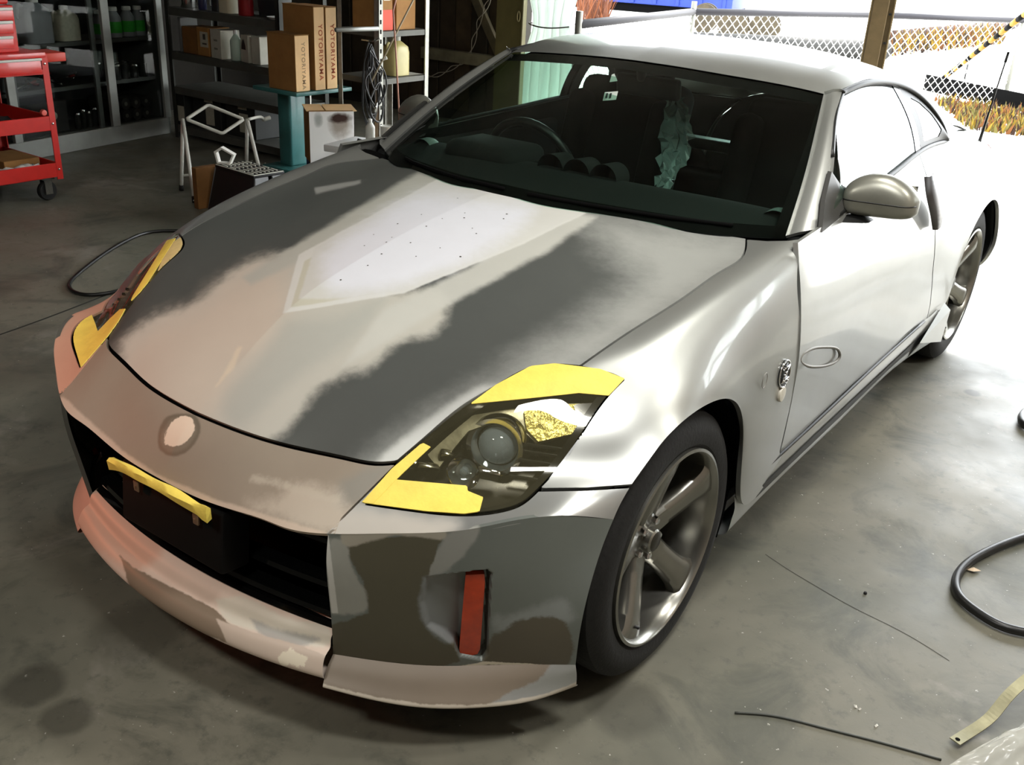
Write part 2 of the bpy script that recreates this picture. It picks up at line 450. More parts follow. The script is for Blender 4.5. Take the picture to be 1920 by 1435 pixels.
V1 = S1.reshape(-1, 3); V1[::NU1, 0] = 0.; F1 = grid_faces(NV1, NU1)[:, ::-1]
Q1 = proj(V1)
# normals of the master surface
dV = np.gradient(S1, axis=0); dU = np.gradient(S1, axis=1); N1s = np.cross(dV, dU); N1s /= np.linalg.norm(N1s, axis=2)[..., None]
if N1s[10, 10, 2] < 0: N1s = -N1s
N1s = N1s.reshape(-1, 3)
def on1(px, py):
    i = np.argmin(((Q1-[px, py])**2).sum(1)); return V1[i].copy(), N1s[i].copy()

gap_f = sm([(270,714),(294,734),(368,774),(441,804),(515,828),(582,844),(649,858),(706,868),(742,866)], 40)
hl_in = sm([(744,866),(800,818),(870,760),(930,724),(995,690),(1040,684),(1086,687)], 40)
gap_s = sm([(1088,687),(1185,620),(1290,553),(1360,505),(1392,482),(1399,462),(1400,446)], 40)
cowl = sm([(1400,446),(1314,432),(1219,415),(1089,393),(979,372),(864,345),(811,329),(740,303)], 40)
doorcut = sm([(1506,447),(1500,477),(1496,527),(1500,583),(1504,625),(1502,661),(1492,722),(1484,758),(1463,848)], 40)
hl_out = sm([(1086,687),(1125,695),(1152,703),(1170,712)], 12)
hl_side = sm([(1170,712),(1140,743),(1090,815),(1040,885),(1008,919),(978,944),(940,957),(870,964),(800,959),(740,951),(681,943)], 60)
hl_tip = np.array([(681,943),(744,866)], float)

# paint patches and painted-in reflections on the bonnet (outlines in the photograph's frame, on the panel)
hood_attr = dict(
 silver=[(1085,400),(1420,430),(1420,500),(1090,700),(760,900),(690,880),(800,800),(960,690),(1120,590),(1200,520),(1130,450)],
 light=sm([(232,640),(300,590),(345,578),(420,522),(500,480),(580,470),(700,540),(840,565),(828,612),(760,640),(690,690),(600,730),(555,790),(500,830),(380,800),(240,720)], 80, True),
 pink=sm([(240,648),(300,602),(345,585),(430,525),(520,500),(540,590),(490,660),(420,740),(380,800),(230,720)], 60, True),
 grey=sm([(535,600),(640,590),(720,560),(690,610),(600,680),(500,760),(440,800),(420,780),(470,690)], 50, True),
 strip_l=[(785,322),(835,340),(600,470),(470,535),(455,520),(560,455)],
 strip_r=[(1055,392),(1118,408),(1030,470),(790,600),(700,655),(640,690),(720,580),(880,500)],
 white=[(822,340),(1092,400),(975,455),(758,546),(640,560),(560,560),(590,465)],
 frame=[(820,336),(1098,400),(980,458),(758,550),(530,588),(560,478)],
 tip=[(585,482),(600,500),(612,535),(650,548),(738,545),(545,577),(571,490)],
 white_in=sm([(700,410),(790,365),(900,375),(1000,395),(940,450),(800,520),(700,545),(615,535),(605,490),(640,450)], 50, True),
 silver_l=[(640,330),(730,300),(800,325),(700,365),(640,395),(560,420)],
 edge_glint=[(700,880),(744,870),(800,822),(870,762),(935,722),(905,722),(845,756),(775,808),(720,850)],  # bright reflection along the front edge, painted into the colour
 streak=[(440,690),(453,652),(446,650),(405,725)],
 reflect_streak=[(590,352),(676,338),(676,344),(592,364)],  # pale reflected strip, put into the colour
)
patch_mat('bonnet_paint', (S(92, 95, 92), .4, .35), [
 ('silver', S(190, 192, 187)[:3]+(.92,), 60, 50, .4, .45),
 ('silver_l', S(104, 106, 102)[:3]+(.6,), 26, 30, .4, .4),
 ('light', S(182, 180, 170), 16, 34, .55, .05),
 ('pink', S(192, 180, 165)[:3]+(.8,), 40, 40, .6, 0),
 ('grey', S(160, 162, 155)[:3]+(.6,), 20, 26, .6, 0),
 ('strip_l', S(172, 172, 163), 7, 10, .6, 0),
 ('strip_r', S(186, 186, 178)[:3]+(.9,), 8, 14, .6, 0),
 ('frame', S(200, 200, 194), 2, 4, .6, 0),
 ('tip', S(186, 184, 168), 2, 3, .6, 0),
 ('white', S(196, 196, 190), 3, 6, .6, 0),
 ('white_in', S(212, 214, 221)[:3]+(.95,), 25, 30, .6, 0),
 ('edge_glint', S(205, 207, 203)[:3]+(.85,), 9, 8, .4, .3),
 ('streak', S(214, 200, 176)[:3]+(.6,), 4, 8, .6, 0),
 ('reflect_streak', S(170, 170, 165)[:3]+(.7,), 3, 5, .6, 0)], 9.)
hood_poly = inset(chain(gap_f, hl_in, gap_s, cowl, [(600,250),(150,480)]), 2.2)
hv, hf = clip(V1, F1, hood_poly)
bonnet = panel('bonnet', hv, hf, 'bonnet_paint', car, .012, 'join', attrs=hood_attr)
# small drill marks left on the white patch
mat('mark_dark', S(70, 66, 60), .8)
mk = [(683,462),(700,440),(716,477),(735,445),(745,420),(770,455),(790,402),(800,424),(830,410),(858,372),(872,400),(885,428),(893,438),(870,408),(780,482),(690,498),(640,525),(950,402),(945,410),(724,455),(862,482),(825,465)]
L = []; pm = V1*[-1, 1, 1]; qm = proj(pm)
for (a, b) in mk:
    p, n = on1(a, b)
    # the marks left of the centre line sit on the mirrored half
    d0 = ((Q1-[a, b])**2).sum(1).min(); k = np.argmin(((qm-[a, b])**2).sum(1))
    if ((qm[k]-[a, b])**2).sum() < d0: p = pm[k]; n = N1s[k]*[-1, 1, 1]
    t = np.cross(n, [0, 1, 0]); t /= np.linalg.norm(t); b2 = np.cross(n, t); r = random.uniform(.0018, .0032)
    L.append(([p+n*.0006+r*(t*math.cos(w)+b2*math.sin(w)) for w in np.linspace(0, 2*PI, 7)[:-1]], [tuple(range(6))]))
V, F = join_vf(L); o = mesh_obj('filler_mark', V, F, 'mark_dark', bonnet); o['kind'] = 'stuff'

# ---- bumper: nose panel between the lamps
nose_attr = dict(
 ring=sm([(300,800),(310,783),(340,776),(368,782),(376,800),(370,825),(350,848),(322,856),(302,845),(296,822)], 40, True),
 ring_in=sm([(308,805),(318,788),(343,783),(364,792),(368,806),(360,828),(342,845),(322,849),(308,838),(303,820)], 40, True),
 blob=sm([(318,800),(330,786),(355,784),(364,800),(360,815),(348,830),(328,838),(312,832),(310,818)], 40, True),
 scrape=sm([(520,930),(560,905),(610,915),(640,930),(650,980),(615,1003),(560,985),(500,968),(470,950)], 40, True),
 edge=[(100,745),(120,745),(230,845),(300,892),(400,935),(520,972),(615,1000),(612,1020),(400,960),(220,870),(100,770)],
 grey_r=sm([(640,905),(690,880),(735,872),(700,915),(660,950),(630,955)], 30, True),
 smear=[(475,892),(520,898),(640,935),(630,944),(520,915),(470,900)])
patch_mat('nose_paint', (S(142, 131, 116), .66, .0), [
 ('grey_r', S(128, 126, 118)[:3]+(.7,), 14, 20, .5, .1),
 ('scrape', S(196, 184, 168)[:3]+(.6,), 20, 44, .6, 0),
 ('smear', S(180, 170, 154)[:3]+(.7,), 6, 26, .6, 0),
 ('edge', S(196, 178, 160)[:3]+(.8,), 4, 8, .55, 0),
 ('ring', S(104, 98, 84), 3, 6, .55, 0), ('ring_in', S(118, 112, 97), 4, 10, .55, 0),
 ('blob', S(224, 205, 184), 1.5, 16, .6, 0)])
nose_poly = inset(chain([(200,650)], gap_f+[0, 5], [(741,872),(640,972),(600,1080),(60,860),(60,660)]), 1.0)
nv_, nf_ = clip(V1, F1, nose_poly)
bumper = panel('front_bumper', nv_, nf_, 'nose_paint', car, .01, 'join', attrs=nose_attr)
bumper['label'] = 'brown primered nose of the bumper with a round emblem scar'
# bumper corners, upper face under the lamps
corner_poly = inset(chain([(744,872),(684,947)], hl_side[::-1][4:50]+[0, 4], [(1012,922),(1100,920),(1195,914),(1300,1000),(1200,1100),(560,1120),(600,1010),(643,972)]), .8)
cv, cf = clip(V1, F1, corner_poly)
corner_attr = dict(beige=sm([(600,1030),(640,960),(700,955),(800,968),(860,985),(830,1010),(640,1030)], 40, True))
patch_mat('bumper_top_paint', (S(172, 174, 172), .3, .65), [('beige', S(186, 180, 170)[:3]+(.85,), 22, 16, .5, 0)])
patch_mat('bumper_top_lamp_pink', (S(196, 150, 128), .5, .0), [])  # pink lamp glow on this corner put into the base colour
panel('bumper_corner', cv, cf, 'bumper_top_paint', bumper, .008, attrs=corner_attr)
panel('bumper_corner', cv, cf, 'bumper_top_lamp_pink', bumper, .008, 'only')

# ---- bumper face below the crease
crease = [S1[-1, int(round(k*(NU1-1)))] for k in ku1[3:8]]
G2 = [crease,
 [(.457,-.692,.46),(.605,-.608,.465),(.705,-.543,.475),(.79,-.445,.48),(.862,-.325,.48)],
 [(.45,-.68,.36),(.608,-.592,.36),(.705,-.522,.36),(.79,-.435,.37),(.860,-.362,.37)],
 [(.442,-.668,.27),(.607,-.577,.27),(.697,-.505,.27),(.785,-.425,.27),(.852,-.362,.27)],
 [(.434,-.66,.205),(.605,-.563,.205),(.692,-.49,.205),(.779,-.414,.205),(.845,-.352,.2)]]
SF2, _, _ = surf_grid(G2, 150, 150); V2 = SF2.reshape(-1, 3); F2 = grid_faces(150, 150)[:, ::-1]
# straighten the first row onto the crease of the upper face
# recess for the side marker lamp: pushed-in pocket
mk_poly = np.array([(800,1082),(912,1068),(922,1076),(915,1228),(905,1240),(862,1232),(850,1210),(800,1175),(788,1130)], float)
q2 = proj(V2); sd = sdist(q2, mk_poly)
dV = np.gradient(SF2, axis=0); dU = np.gradient(SF2, axis=1); n2 = np.cross(dU, dV); n2 /= np.linalg.norm(n2, axis=2)[..., None]; n2 = n2.reshape(-1, 3)
if n2[5000, 1] > 0: n2 = -n2
N2s = n2
ramp = np.clip((q2[:, 0]-790)/70, 0, 1)
V2b = V2 - n2*(np.clip(sd/5, 0, 1)*(.004+.026*ramp))[:, None]
face_attr = dict(
 brown=[(642,1010),(836,1002),(820,1030),(800,1085),(790,1130),(800,1170),(850,1200),(862,1240),(800,1262),(620,1265),(600,1180),(690,1150),(680,1090),(655,1050)],
 light_l=sm([(620,1010),(645,1015),(660,1060),(675,1090),(688,1145),(660,1152),(625,1150),(615,1080)], 40, True),
 beige_e=sm([(640,998),(836,985),(838,1004),(760,1004),(640,1012)], 40, True),
 light_m=sm([(838,1000),(900,990),(880,1030),(850,1060),(800,1085),(815,1040)], 40, True),
 pocket=sm([(795,1085),(860,1080),(858,1190),(850,1205),(800,1180),(786,1140)], 40, True),
 low=sm([(925,1190),(980,1165),(1062,1170),(1066,1245),(1050,1262),(900,1262),(905,1235)], 40, True),
 pale=sm([(925,1160),(1000,1140),(1060,1130),(1075,1160),(1010,1170),(930,1185)], 40, True),
 scratch=[(860,1250),(910,1240),(1040,1248),(1042,1251),(915,1247),(862,1254)],
 edge=[(606,1004),(616,1004),(634,1150),(622,1150)])
patch_mat('bumper_face_paint', (S(120, 126, 122), .38, .4), [
 ('pale', S(150, 155, 154)[:3]+(.8,), 12, 30, .5, .2),
 ('light_m', S(150, 150, 144)[:3]+(.85,), 5, 16, .5, 0),
 ('brown', S(88, 84, 68), 2.5, 14, .5, .02),
 ('light_l', S(160, 160, 152)[:3]+(.95,), 4, 18, .5, 0),
 ('beige_e', S(168, 162, 148)[:3]+(.95,), 3, 10, .5, 0),
 ('pocket', S(130, 134, 134)[:3]+(.9,), 5, 18, .5, .1),
 ('low', S(90, 84, 70), 4, 22, .5, .02),
 ('scratch', S(226, 218, 200), 1.0, 9, .6, 0), ('edge', S(205, 204, 198), 1.5, 3, .5, 0)])
patch_mat('bumper_face_dark', (S(92, 92, 86), .5, .1), [])
panel('bumper_face', V2b, F2, 'bumper_face_paint', bumper, .01, attrs=face_attr, angle=60)
panel('bumper_face', V2b, F2, 'bumper_face_dark', bumper, .01, 'only', angle=60)
def on2(px, py):
    i = np.argmin(((q2-[px, py])**2).sum(1)); return V2[i].copy(), N2s[i].copy()
# the marker lamp itself
def patch_from(Vs, Fs, poly, name, m, parent, off=0., flange=.004, mirror=None, **kw):
    v, f = clip(Vs, Fs, poly); return panel(name, v, f, m, parent, flange, mirror, off, **kw)
mlp = np.array([(873,1076),(908,1074),(909,1090),(900,1215),(895,1224),(863,1231),(861,1215)], float)
for mi in (None, 'only'):
    o = patch_from(V2 - n2*.012, F2, mlp, 'marker_lamp', 'marker_red', car, .004, .012, mi, angle=50); o['label'] = 'red side marker lamp'
# ---- spat under the bumper corner
jn = np.array(G2[4]); 
lip1 = np.array([(.437,-.678,.188),(.612,-.582,.186),(.70,-.508,.185),(.786,-.424,.186),(.848,-.352,.187)])
lip2 = np.array([(.443,-.695,.168),(.628,-.596,.155),(.722,-.513,.15),(.797,-.426,.15),(.849,-.348,.158)])
lip3 = np.array([(.448,-.704,.153),(.638,-.600,.136),(.735,-.510,.131),(.803,-.425,.132),(.847,-.343,.138)])
lip4 = lip3+np.array([(-.004,.012,-.006)]*5); lip5 = lip3+np.array([(-.03,.09,-.002),(-.05,.09,0),(-.07,.07,0),(-.09,.04,0),(-.10,.0,0)])
spat_attr = dict(edge=chain(proj(spl(lip3, 30))+[0, -7], [(1100,1300),(1000,1400),(500,1400),(560,1280)]), silver=sm([(1040,1235),(1100,1200),(1110,1300),(1000,1320),(900,1335),(960,1300),(1010,1270)], 40, True))
patch_mat('spat_paint', (S(128, 116, 102), .5, .02), [('silver', S(168, 170, 168), 4, 20, .35, .5), ('edge', S(196, 186, 170)[:3]+(.9,), 2, 12, .5, 0)])
patch_mat('spat_lamp_pink', (S(206, 168, 150), .5, .02), [])  # the curing lamp's pink glow is part of this spat's colour
for mi, mm in ((None, 'spat_paint'), ('only', 'spat_lamp_pink')):
    Sg, _, _ = surf_grid(np.stack([jn, lip1, lip2, lip3, lip4]), 40, 120)
    panel('bumper_spat', Sg.reshape(-1, 3), grid_faces(40, 120)[:, ::-1], mm, bumper, 0, mi, attrs=spat_attr if mi is None else None)
    Sg, _, _ = surf_grid(np.stack([lip4, lip5]), 4, 60)
    panel('spat_underside', Sg.reshape(-1, 3), grid_faces(4, 60)[:, ::-1], 'black_trim', bumper, 0, mi)

# ---- valance below the grille
xs = np.array([0, .06, .13, .21, .28, .365, .44, .452])
def vrow(yc, ye, zc, ze, x1=.445): return [(x1*t, yc+(ye-yc)*t**2, zc+(ze-zc)*t**2) for t in np.linspace(0, 1, 7)]
GV = [vrow(-.640,-.60,.262,.268,.43), vrow(-.705,-.648,.255,.262,.432), vrow(-.722,-.664,.243,.25,.434), vrow(-.735,-.67,.218,.228,.436), vrow(-.752,-.684,.212,.22,.438), vrow(-.768,-.697,.196,.20,.442), vrow(-.770,-.699,.168,.172,.445), vrow(-.764,-.692,.163,.166,.442), vrow(-.68,-.60,.168,.17,.42)]
SG, _, _ = surf_grid(GV, 90, 150)
val_attr = dict(
 brown=[(225,1042),(250,1065),(330,1105),(400,1140),(430,1170),(455,1215),(330,1175),(250,1120)],
 pink=[(100,900),(230,900),(330,960),(300,1040),(250,1080),(150,1010)],  # pinkish filler, with the lamp's glow put into its colour
 cream=sm([(405,1125),(440,1118),(560,1165),(620,1185),(618,1205),(560,1205),(470,1180),(420,1160)], 40, True),
 greyish=sm([(470,1160),(540,1185),(600,1200),(560,1212),(490,1190)], 30, True),
 low=[(405,1160),(470,1185),(560,1210),(625,1235),(615,1285),(520,1255),(430,1215)],
 chips=[(520,1235),(545,1215),(575,1235),(570,1250),(530,1246)])
patch_mat('valance_paint', (S(226, 208, 192), .55, 0), [
 ('pink', S(214, 170, 146)[:3]+(.7,), 12, 20, .5, 0), ('cream', S(228, 222, 206), 5, 10, .5, 0), ('greyish', S(160, 162, 160)[:3]+(.7,), 5, 14, .5, 0),
 ('brown', S(138, 122, 104), 2, 10, .5, 0), ('low', S(205, 188, 172), 2, 8, .5, 0), ('chips', S(236, 226, 204), 2, 34, .5, 0)])
valance = panel('lower_valance', SG.reshape(-1, 3), grid_faces(90, 150)[:, ::-1], 'valance_paint', bumper, .0, 'join', attrs=val_attr)
# undertray: dark skirt under the nose
ut = [vrow(-.70,-.62,.16,.165,.44), vrow(-.66,-.58,.10,.11,.42), vrow(-.40,-.35,.10,.11,.42)]
SG, _, _ = surf_grid(ut, 12, 30); panel('undertray', SG.reshape(-1, 3), grid_faces(12, 30)[:, ::-1], 'black_trim', bumper, 0, 'join')

# ---- grille: dark duct, slats, number plate bracket
def arc(x, yc, ye, xe=.45): return yc+(ye-yc)*(abs(x)/xe)**2
def swept(zs_ys, x0, x1, n=40, xe=.45, bow=True):
    """profile [(dy,z)] swept across the car along the bow of the nose"""
    xx = np.linspace(x0, x1, n); k = len(zs_ys); V = []; F = []
    for x in xx:
        for dy, z in zs_ys: V.append((x, (arc(x, -.70, -.645, xe) if bow else -.70)+dy, z))
    for i in range(n-1):
        for j in range(k):
            j2 = (j+1) % k; F.append((i*k+j, i*k+j2, (i+1)*k+j2, (i+1)*k+j))
    F.append(tuple(range(k))); F.append(tuple((n-1)*k+j for j in range(k))[::-1])
    return V, F
V, F = swept([(.005,.50),(.30,.50),(.30,.505),(.005,.505)], -.44, .44)
a = [(V, F)]
a.append(swept([(.02,.24),(.32,.24),(.32,.245),(.02,.245)], -.43, .43))
a.append(swept([(.26,.24),(.27,.24),(.27,.51),(.26,.51)], -.47, .47))
for s in (-1, 1): a.append(([(s*.45,-.60,.24),(s*.47,-.30,.24),(s*.47,-.30,.52),(s*.45,-.63,.52)], [(0,1,2,3)]))
V, F = join_vf(a); duct = mesh_obj('grille_duct', V, F, 'black_void', bumper, False)
for z, d in ((.283, .022), (.335, .045), (.40, .10), (.455, .10)):
    V, F = swept([(d, z-.011), (d-.008, z-.004), (d-.004, z+.006), (d+.03, z+.009), (d+.03, z-.011)], -.432, .432, 60)
    mesh_obj('grille_slat', V, F, 'black_gloss', bumper, True, 30)
V, F = swept([(.008,.245),(0,.262),(.012,.268),(.05,.262),(.05,.245)], -.43, .43, 60); mesh_obj('grille_frame', V, F, 'black_gloss', bumper, True, 30)
# bracket
pc = np.array([0, -.722, .40])
bm = bmesh.new(); add_box(bm, (0, -.69, .395), (.36, .075, .15), (math.radians(-6), 0, 0), .008)
br = bm_obj('plate_bracket', bm, mat('bracket_black', S(9, 9, 9), .7, spec=.2), bumper, True)
for sx in (-.105, .105):
    bm = bmesh.new(); add_box(bm, (sx, -.734, .437), (.018, .006, .026), (0, 0, 0), .002); add_box(bm, (sx, -.737, .437), (.006, .006, .006))
    o = bm_obj('bracket_clip', bm, mat('brass', S(150, 120, 95), .4, .6), br, True)
# rolled yellow tape hanging along the bracket top
tp = [P(208,868, y=-.745), P(250,885, y=-.753), P(300,912, y=-.756), P(345,938, y=-.755), P(392,966, y=-.748)]
pts = spl(tp, 24); V = []; F = []
for i, p in enumerate(pts):
    t = i/23; hgt = .020-.008*math.sin(t*PI)+.006*(t > .93); th = .007
    for k, (a_, b_) in enumerate(((-1, -1), (1, -.6), (1, .8), (-.4, 1), (-1.2, .5))):
        V.append(p+np.array([0, a_*th+.002*math.sin(9*t+k), b_*hgt*.75+.002*math.sin(14*t+2*k)]))
for i in range(23):
    for k in range(5): F.append((i*5+k, i*5+(k+1) % 5, i*5+5+(k+1) % 5, i*5+5+k))
F += [tuple(range(5))[::-1], tuple(23*5+k for k in range(5))]
o = mesh_obj('masking_tape', V, F, 'tape', bumper, True, 50); o['label'] = 'yellow masking tape strip over the plate bracket'

# ---- headlamps
hl_poly = chain(hl_tip[:1], [(708,912)], hl_in, hl_out[1:], hl_side[1:-1])
def headlamp(side):
    mi = None if side > 0 else 'only'
    mx = np.array([side, 1, 1.])
    v, f = clip(V1, F1, inset(hl_poly, 2.))
    lamp = panel('headlamp', v, f, 'lamp_cover', car, .004, mi, offset=.001)
    lamp['label'] = 'headlamp with clear cover and dark surround'
    # bowl
    v, f = clip(V1, F1, inset(hl_poly, 1.0))
    qq = proj(v); s = np.clip(sdist(qq, hl_poly)/30, 0, 1)
    nn = N1s[clip.used]
    vb = v-nn*(.004+.085*s)[:, None]
    panel('lamp_bowl', vb, f, 'bowl', lamp, 0, mi)
    # black surround under the cover
    ring_o = inset(hl_poly, 1.5); ring_i = inset(hl_poly, 9); ring_i[:, 0] -= 6; ring_i[:, 1] -= 3
    v, f = clip(V1, F1, ring_o); f4 = np.array([g for g in f if len(g) == 4]); 
    v2, f2 = clip(v, f4, ring_i, keep_in=False)
    panel('lamp_surround', v2, f2, 'black_gloss', lamp, 0, mi, offset=-.004)
    def place(px, py, depth):
        p, n = on1(px, py); d = p-CAM; d /= np.linalg.norm(d); return p+d*depth, n
    def inner(name, poly, m, off, flange=.01):
        v, f = clip(V1, F1, np.array(poly, float)); return panel(name, v, f, m, lamp, flange, mi, offset=off)
    inner('lamp_bezel', [(800,845),(885,765),(1010,750),(1130,744),(1090,806),(1010,826),(985,802),(930,782),(878,800),(845,842),(822,870)], 'smoke_chrome', -.030)
    inner('turn_signal', [(985,764),(1040,752),(1122,748),(1084,806),(1012,824),(990,800)], 'amber_glass', -.022)
    inner('signal_lens', [(1078,752),(1122,748),(1100,782),(1085,776)], 'chrome', -.018)
    ax = np.array([.30, -.90, .16]); ax /= np.linalg.norm(ax)       # lamps look forward
    R_ = Vector(ax*mx).to_track_quat('Z', 'Y').to_euler()
    p, n = place(930, 838, .050)
    lathe_obj('projector', [(.066,-.06),(.067,-.004),(.062,.010),(.052,.008),(.047,-.004),(.045,-.03)], 'chrome', lamp, tuple(p*mx), 40, rot=R_, cap=False)
    lathe_obj('projector_lens', [(0,.024),(.014,.022),(.027,.015),(.036,.004),(.043,-.012),(.043,-.02),(0,-.02)], 'lens_ball', lamp, tuple((p)*mx), 40, rot=R_)
    p, n = place(872, 884, .034)
    lathe_obj('reflector', [(.036,.012),(.034,.011),(.026,-.006),(.012,-.016),(0,-.018)], 'chrome', lamp, tuple(p*mx), 32, rot=R_, cap=False)
    lathe_obj('reflector_bulb', [(0,.016),(.008,.012),(.010,0),(.009,-.014)], 'lens_ball', lamp, tuple(p*mx), 20, rot=R_)
    p, n = place(915, 888, .030)
    bm = bmesh.new(); add_box(bm, (0, 0, 0), (.05, .016, .03), (.5, .2, .7), .006, 2); o = bm_obj('reflector', bm, 'chrome', lamp, True); o.location = tuple(p*mx)
    for k in range(5):
        p, n = place(1022-k*7, 838+k*15, .030)
        bm = bmesh.new(); add_box(bm, (0, 0, 0), (.085, .005, .008), (0, .1, .62), .0015); o = bm_obj('lamp_fin', bm, 'fin_black', lamp, True); o.location = tuple(p*mx)
    for (a, b, w) in ((800, 882, .05), (775, 872, .03), (835, 858, .03)):
        p, n = place(a, b, .035)
        bm = bmesh.new(); add_box(bm, (0, 0, 0), (w, .02, .03), (.2, .3, .9), .006, 2); o = bm_obj('reflector', bm, 'chrome_dark', lamp, True); o.location = tuple(p*mx)
    return lamp
mat('bowl', S(44, 42, 34), .2, .6, noise=.3, scale=30); mat('lens_ball', S(200, 215, 220), .03, trans=.75, ior=1.5); mat('amber_glass', S(176, 162, 84), .25, .5, noise=.5, scale=45, bump=1., bscale=60); mat('smoke_chrome', S(128, 123, 98), .3, .6, noise=.3, scale=18, bump=.35, bscale=22); mat('fin_black', S(40, 40, 36), .25, .3); mat('chrome_dark', S(150, 148, 130), .15, 1., noise=.3, scale=50)
lampL = headlamp(1); lampR = headlamp(-1)
def tape_piece(poly, lamp, m='tape', side=1, off=.0025):
    Vs, Fs = V1, F1
    if side < 0:
        Vs, Fs = clip(V1, F1, inset(hl_poly, 1.)); Fs = np.array([g[::-1] for g in Fs if len(g) == 4]); Vs = Vs*[-1, 1, 1]
    v, f = biggest(*clip(Vs, Fs, poly)); return panel('masking_tape', v, f, m, lamp, .002, None, off)
tape_piece([(881,759),(930,723),(995,688),(1040,683),(1125,693),(1171,711),(1141,743),(1085,738),(1010,746)], lampL)
tape_piece([(679,943),(735,880),(792,831),(808,839),(775,870),(742,902),(700,946)], lampL, off=.0032)
tape_piece([(681,944),(739,900),(876,912),(877,922),(906,934),(899,961),(870,965),(800,960),(740,952)], lampL)
tape_piece([(168,580),(120,600),(110,690),(170,700),(204,638),(236,580),(226,581),(206,600),(184,623),(178,605)], lampR, side=-1)
tape_piece([(314,452),(330,448),(272,540),(246,566),(250,556)], lampR, side=-1)
tape_piece([(300,470),(356,436),(350,468),(318,500),(296,510),(315,462)], lampR, 'tape_pale', -1, .002)

# ---- front wings
fender_poly = inset(chain([(1012,916),(1100,916),(1205,908),(1330,1000),(1420,1100),(1470,870)], doorcut[::-1], [(1480,450),(1440,451),(1401,448)], gap_s[::-1], hl_out, hl_side[:26]), 1.6)
fv, ff = clip(V1, F1, fender_poly)
for mi in (None, 'only'):
    fen = panel('front_wing', fv, ff, 'silver', car, .014, mi)
    if mi is None: wingL = fen
# inner liner so that the gaps read dark
LN = (V1-N1s*.02).reshape(NV1, NU1, 3)[::6, ::6]
lv, lf = clip(LN.reshape(-1, 3), grid_faces(*LN.shape[:2])[:, ::-1], inset(hl_poly, -6), keep_in=False)
panel('inner_structure', lv, lf, 'black_void', car, 0, 'join')
# ---- side of the body: door, rear quarter, sill (half, mirrored)
def arcpt(cy, cz, r, deg, x): return (x, cy+r*math.cos(math.radians(deg)), cz+r*math.sin(math.radians(deg)))
G3 = [  # columns belt -> sill; rows front -> rear
 [(.826,.62,.925),(.862,.60,.80),(.886,.60,.66),(.890,.60,.55),(.886,.61,.43),(.876,.63,.325)],
 [(.812,.90,.930),(.850,.90,.80),(.876,.90,.66),(.880,.90,.55),(.878,.90,.43),(.876,.90,.332)],
 [(.795,1.25,.945),(.840,1.25,.82),(.868,1.25,.67),(.872,1.25,.55),(.873,1.25,.44),(.876,1.25,.34)],
 [(.775,1.65,.965),(.832,1.65,.84),(.870,1.65,.69),(.876,1.65,.56),(.878,1.65,.45),(.879,1.65,.347)],
 [(.760,1.92,.980),(.828,1.92,.86),(.874,1.92,.71),(.882,1.93,.57),(.884,1.94,.46),(.882,1.95,.352)],
 [(.750,2.06,.984),(.826,2.06,.866),(.878,2.06,.72),(.888,2.09,.59),(.890,2.16,.47),(.890,2.25,.34)],
 [(.640,3.20,.900),(.755,3.18,.83),(.815,3.15,.74),(.842,3.10,.62),(.855,3.06,.46),(.862,3.02,.34)],
 [(.560,3.38,.875),(.66,3.37,.80),(.715,3.35,.70),(.74,3.33,.58),(.75,3.31,.44),(.75,3.27,.30)]]
def arch_row(a):
    e = np.array(arcpt(2.65, .335, .372, a, .900)); y = e[1]; yy = [2.14, 2.40, 2.68, 2.95, 3.1]
    f = lambda v: float(np.interp(y, yy, v))
    b0 = (f([.742,.722,.700,.675,.655]), y, f([.985,.980,.960,.930,.912])); b1 = (f([.824,.818,.808,.790,.77]), y, f([.870,.880,.880,.862,.84])); b2 = (f([.880,.880,.868,.850,.835]), y, f([.740,.785,.805,.78,.75]))
    e4 = np.array(arcpt(2.65, .335, .395, a, .897)); b3 = np.array(b2)*.45+e4*.55; b3[0] = f([.893,.893,.889,.876,.862])
    return [b0, b1, b2, tuple(b3), tuple(e4), tuple(e)]
G3[6:6] = [arch_row(a) for a in (160, 138, 114, 90, 66, 42, 18)]
NV3, NU3 = 320, 90
S3, kv3, ku3 = surf_grid(G3, NV3, NU3); V3 = S3.reshape(-1, 3); F3 = grid_faces(NV3, NU3)
side = lambda p: np.asarray(p)[:, 1:]          # side view map (y,z)
dc = np.array([(.60,.95),(.600,.86),(.597,.78),(.595,.70),(.597,.60),(.600,.50),(.607,.42),(.624,.325),(.634,.25)])
dcs = basis(np.linspace(0, 1, len(dc)), np.linspace(0, 1, 40)) @ dc
rear_cut = [(2.06,.25),(2.04,.40),(1.96,.55),(1.90,.70),(1.88,.85),(1.895,1.1)]
door_poly = inset(chain(dcs+[.004, 0], [(.66,.29)], rear_cut, [(.60,1.1)]), .003)
quart_poly = inset(chain(np.array(rear_cut)+[.004, 0], [(1.90,1.2),(3.6,1.2),(3.6,.1),(2.1,.1)]), .001)
dvv, dff = clip(V3, F3, door_poly, side); qv, qf = clip(V3, F3, quart_poly, side)
doors = []
for mi in (None, 'only'):
    d = panel('door', dvv, dff, 'silver', car, .014, mi); doors.append(d)
    panel('rear_quarter', qv, qf, 'silver', car, .014, mi)
LN = (V3-[.022, 0, 0]).reshape(NV3, NU3, 3)[::5, ::4][5:]
for mi in (None, 'only'): panel('inner_panel', LN.reshape(-1, 3), grid_faces(*LN.shape[:2]), 'dash', car, 0, mi)
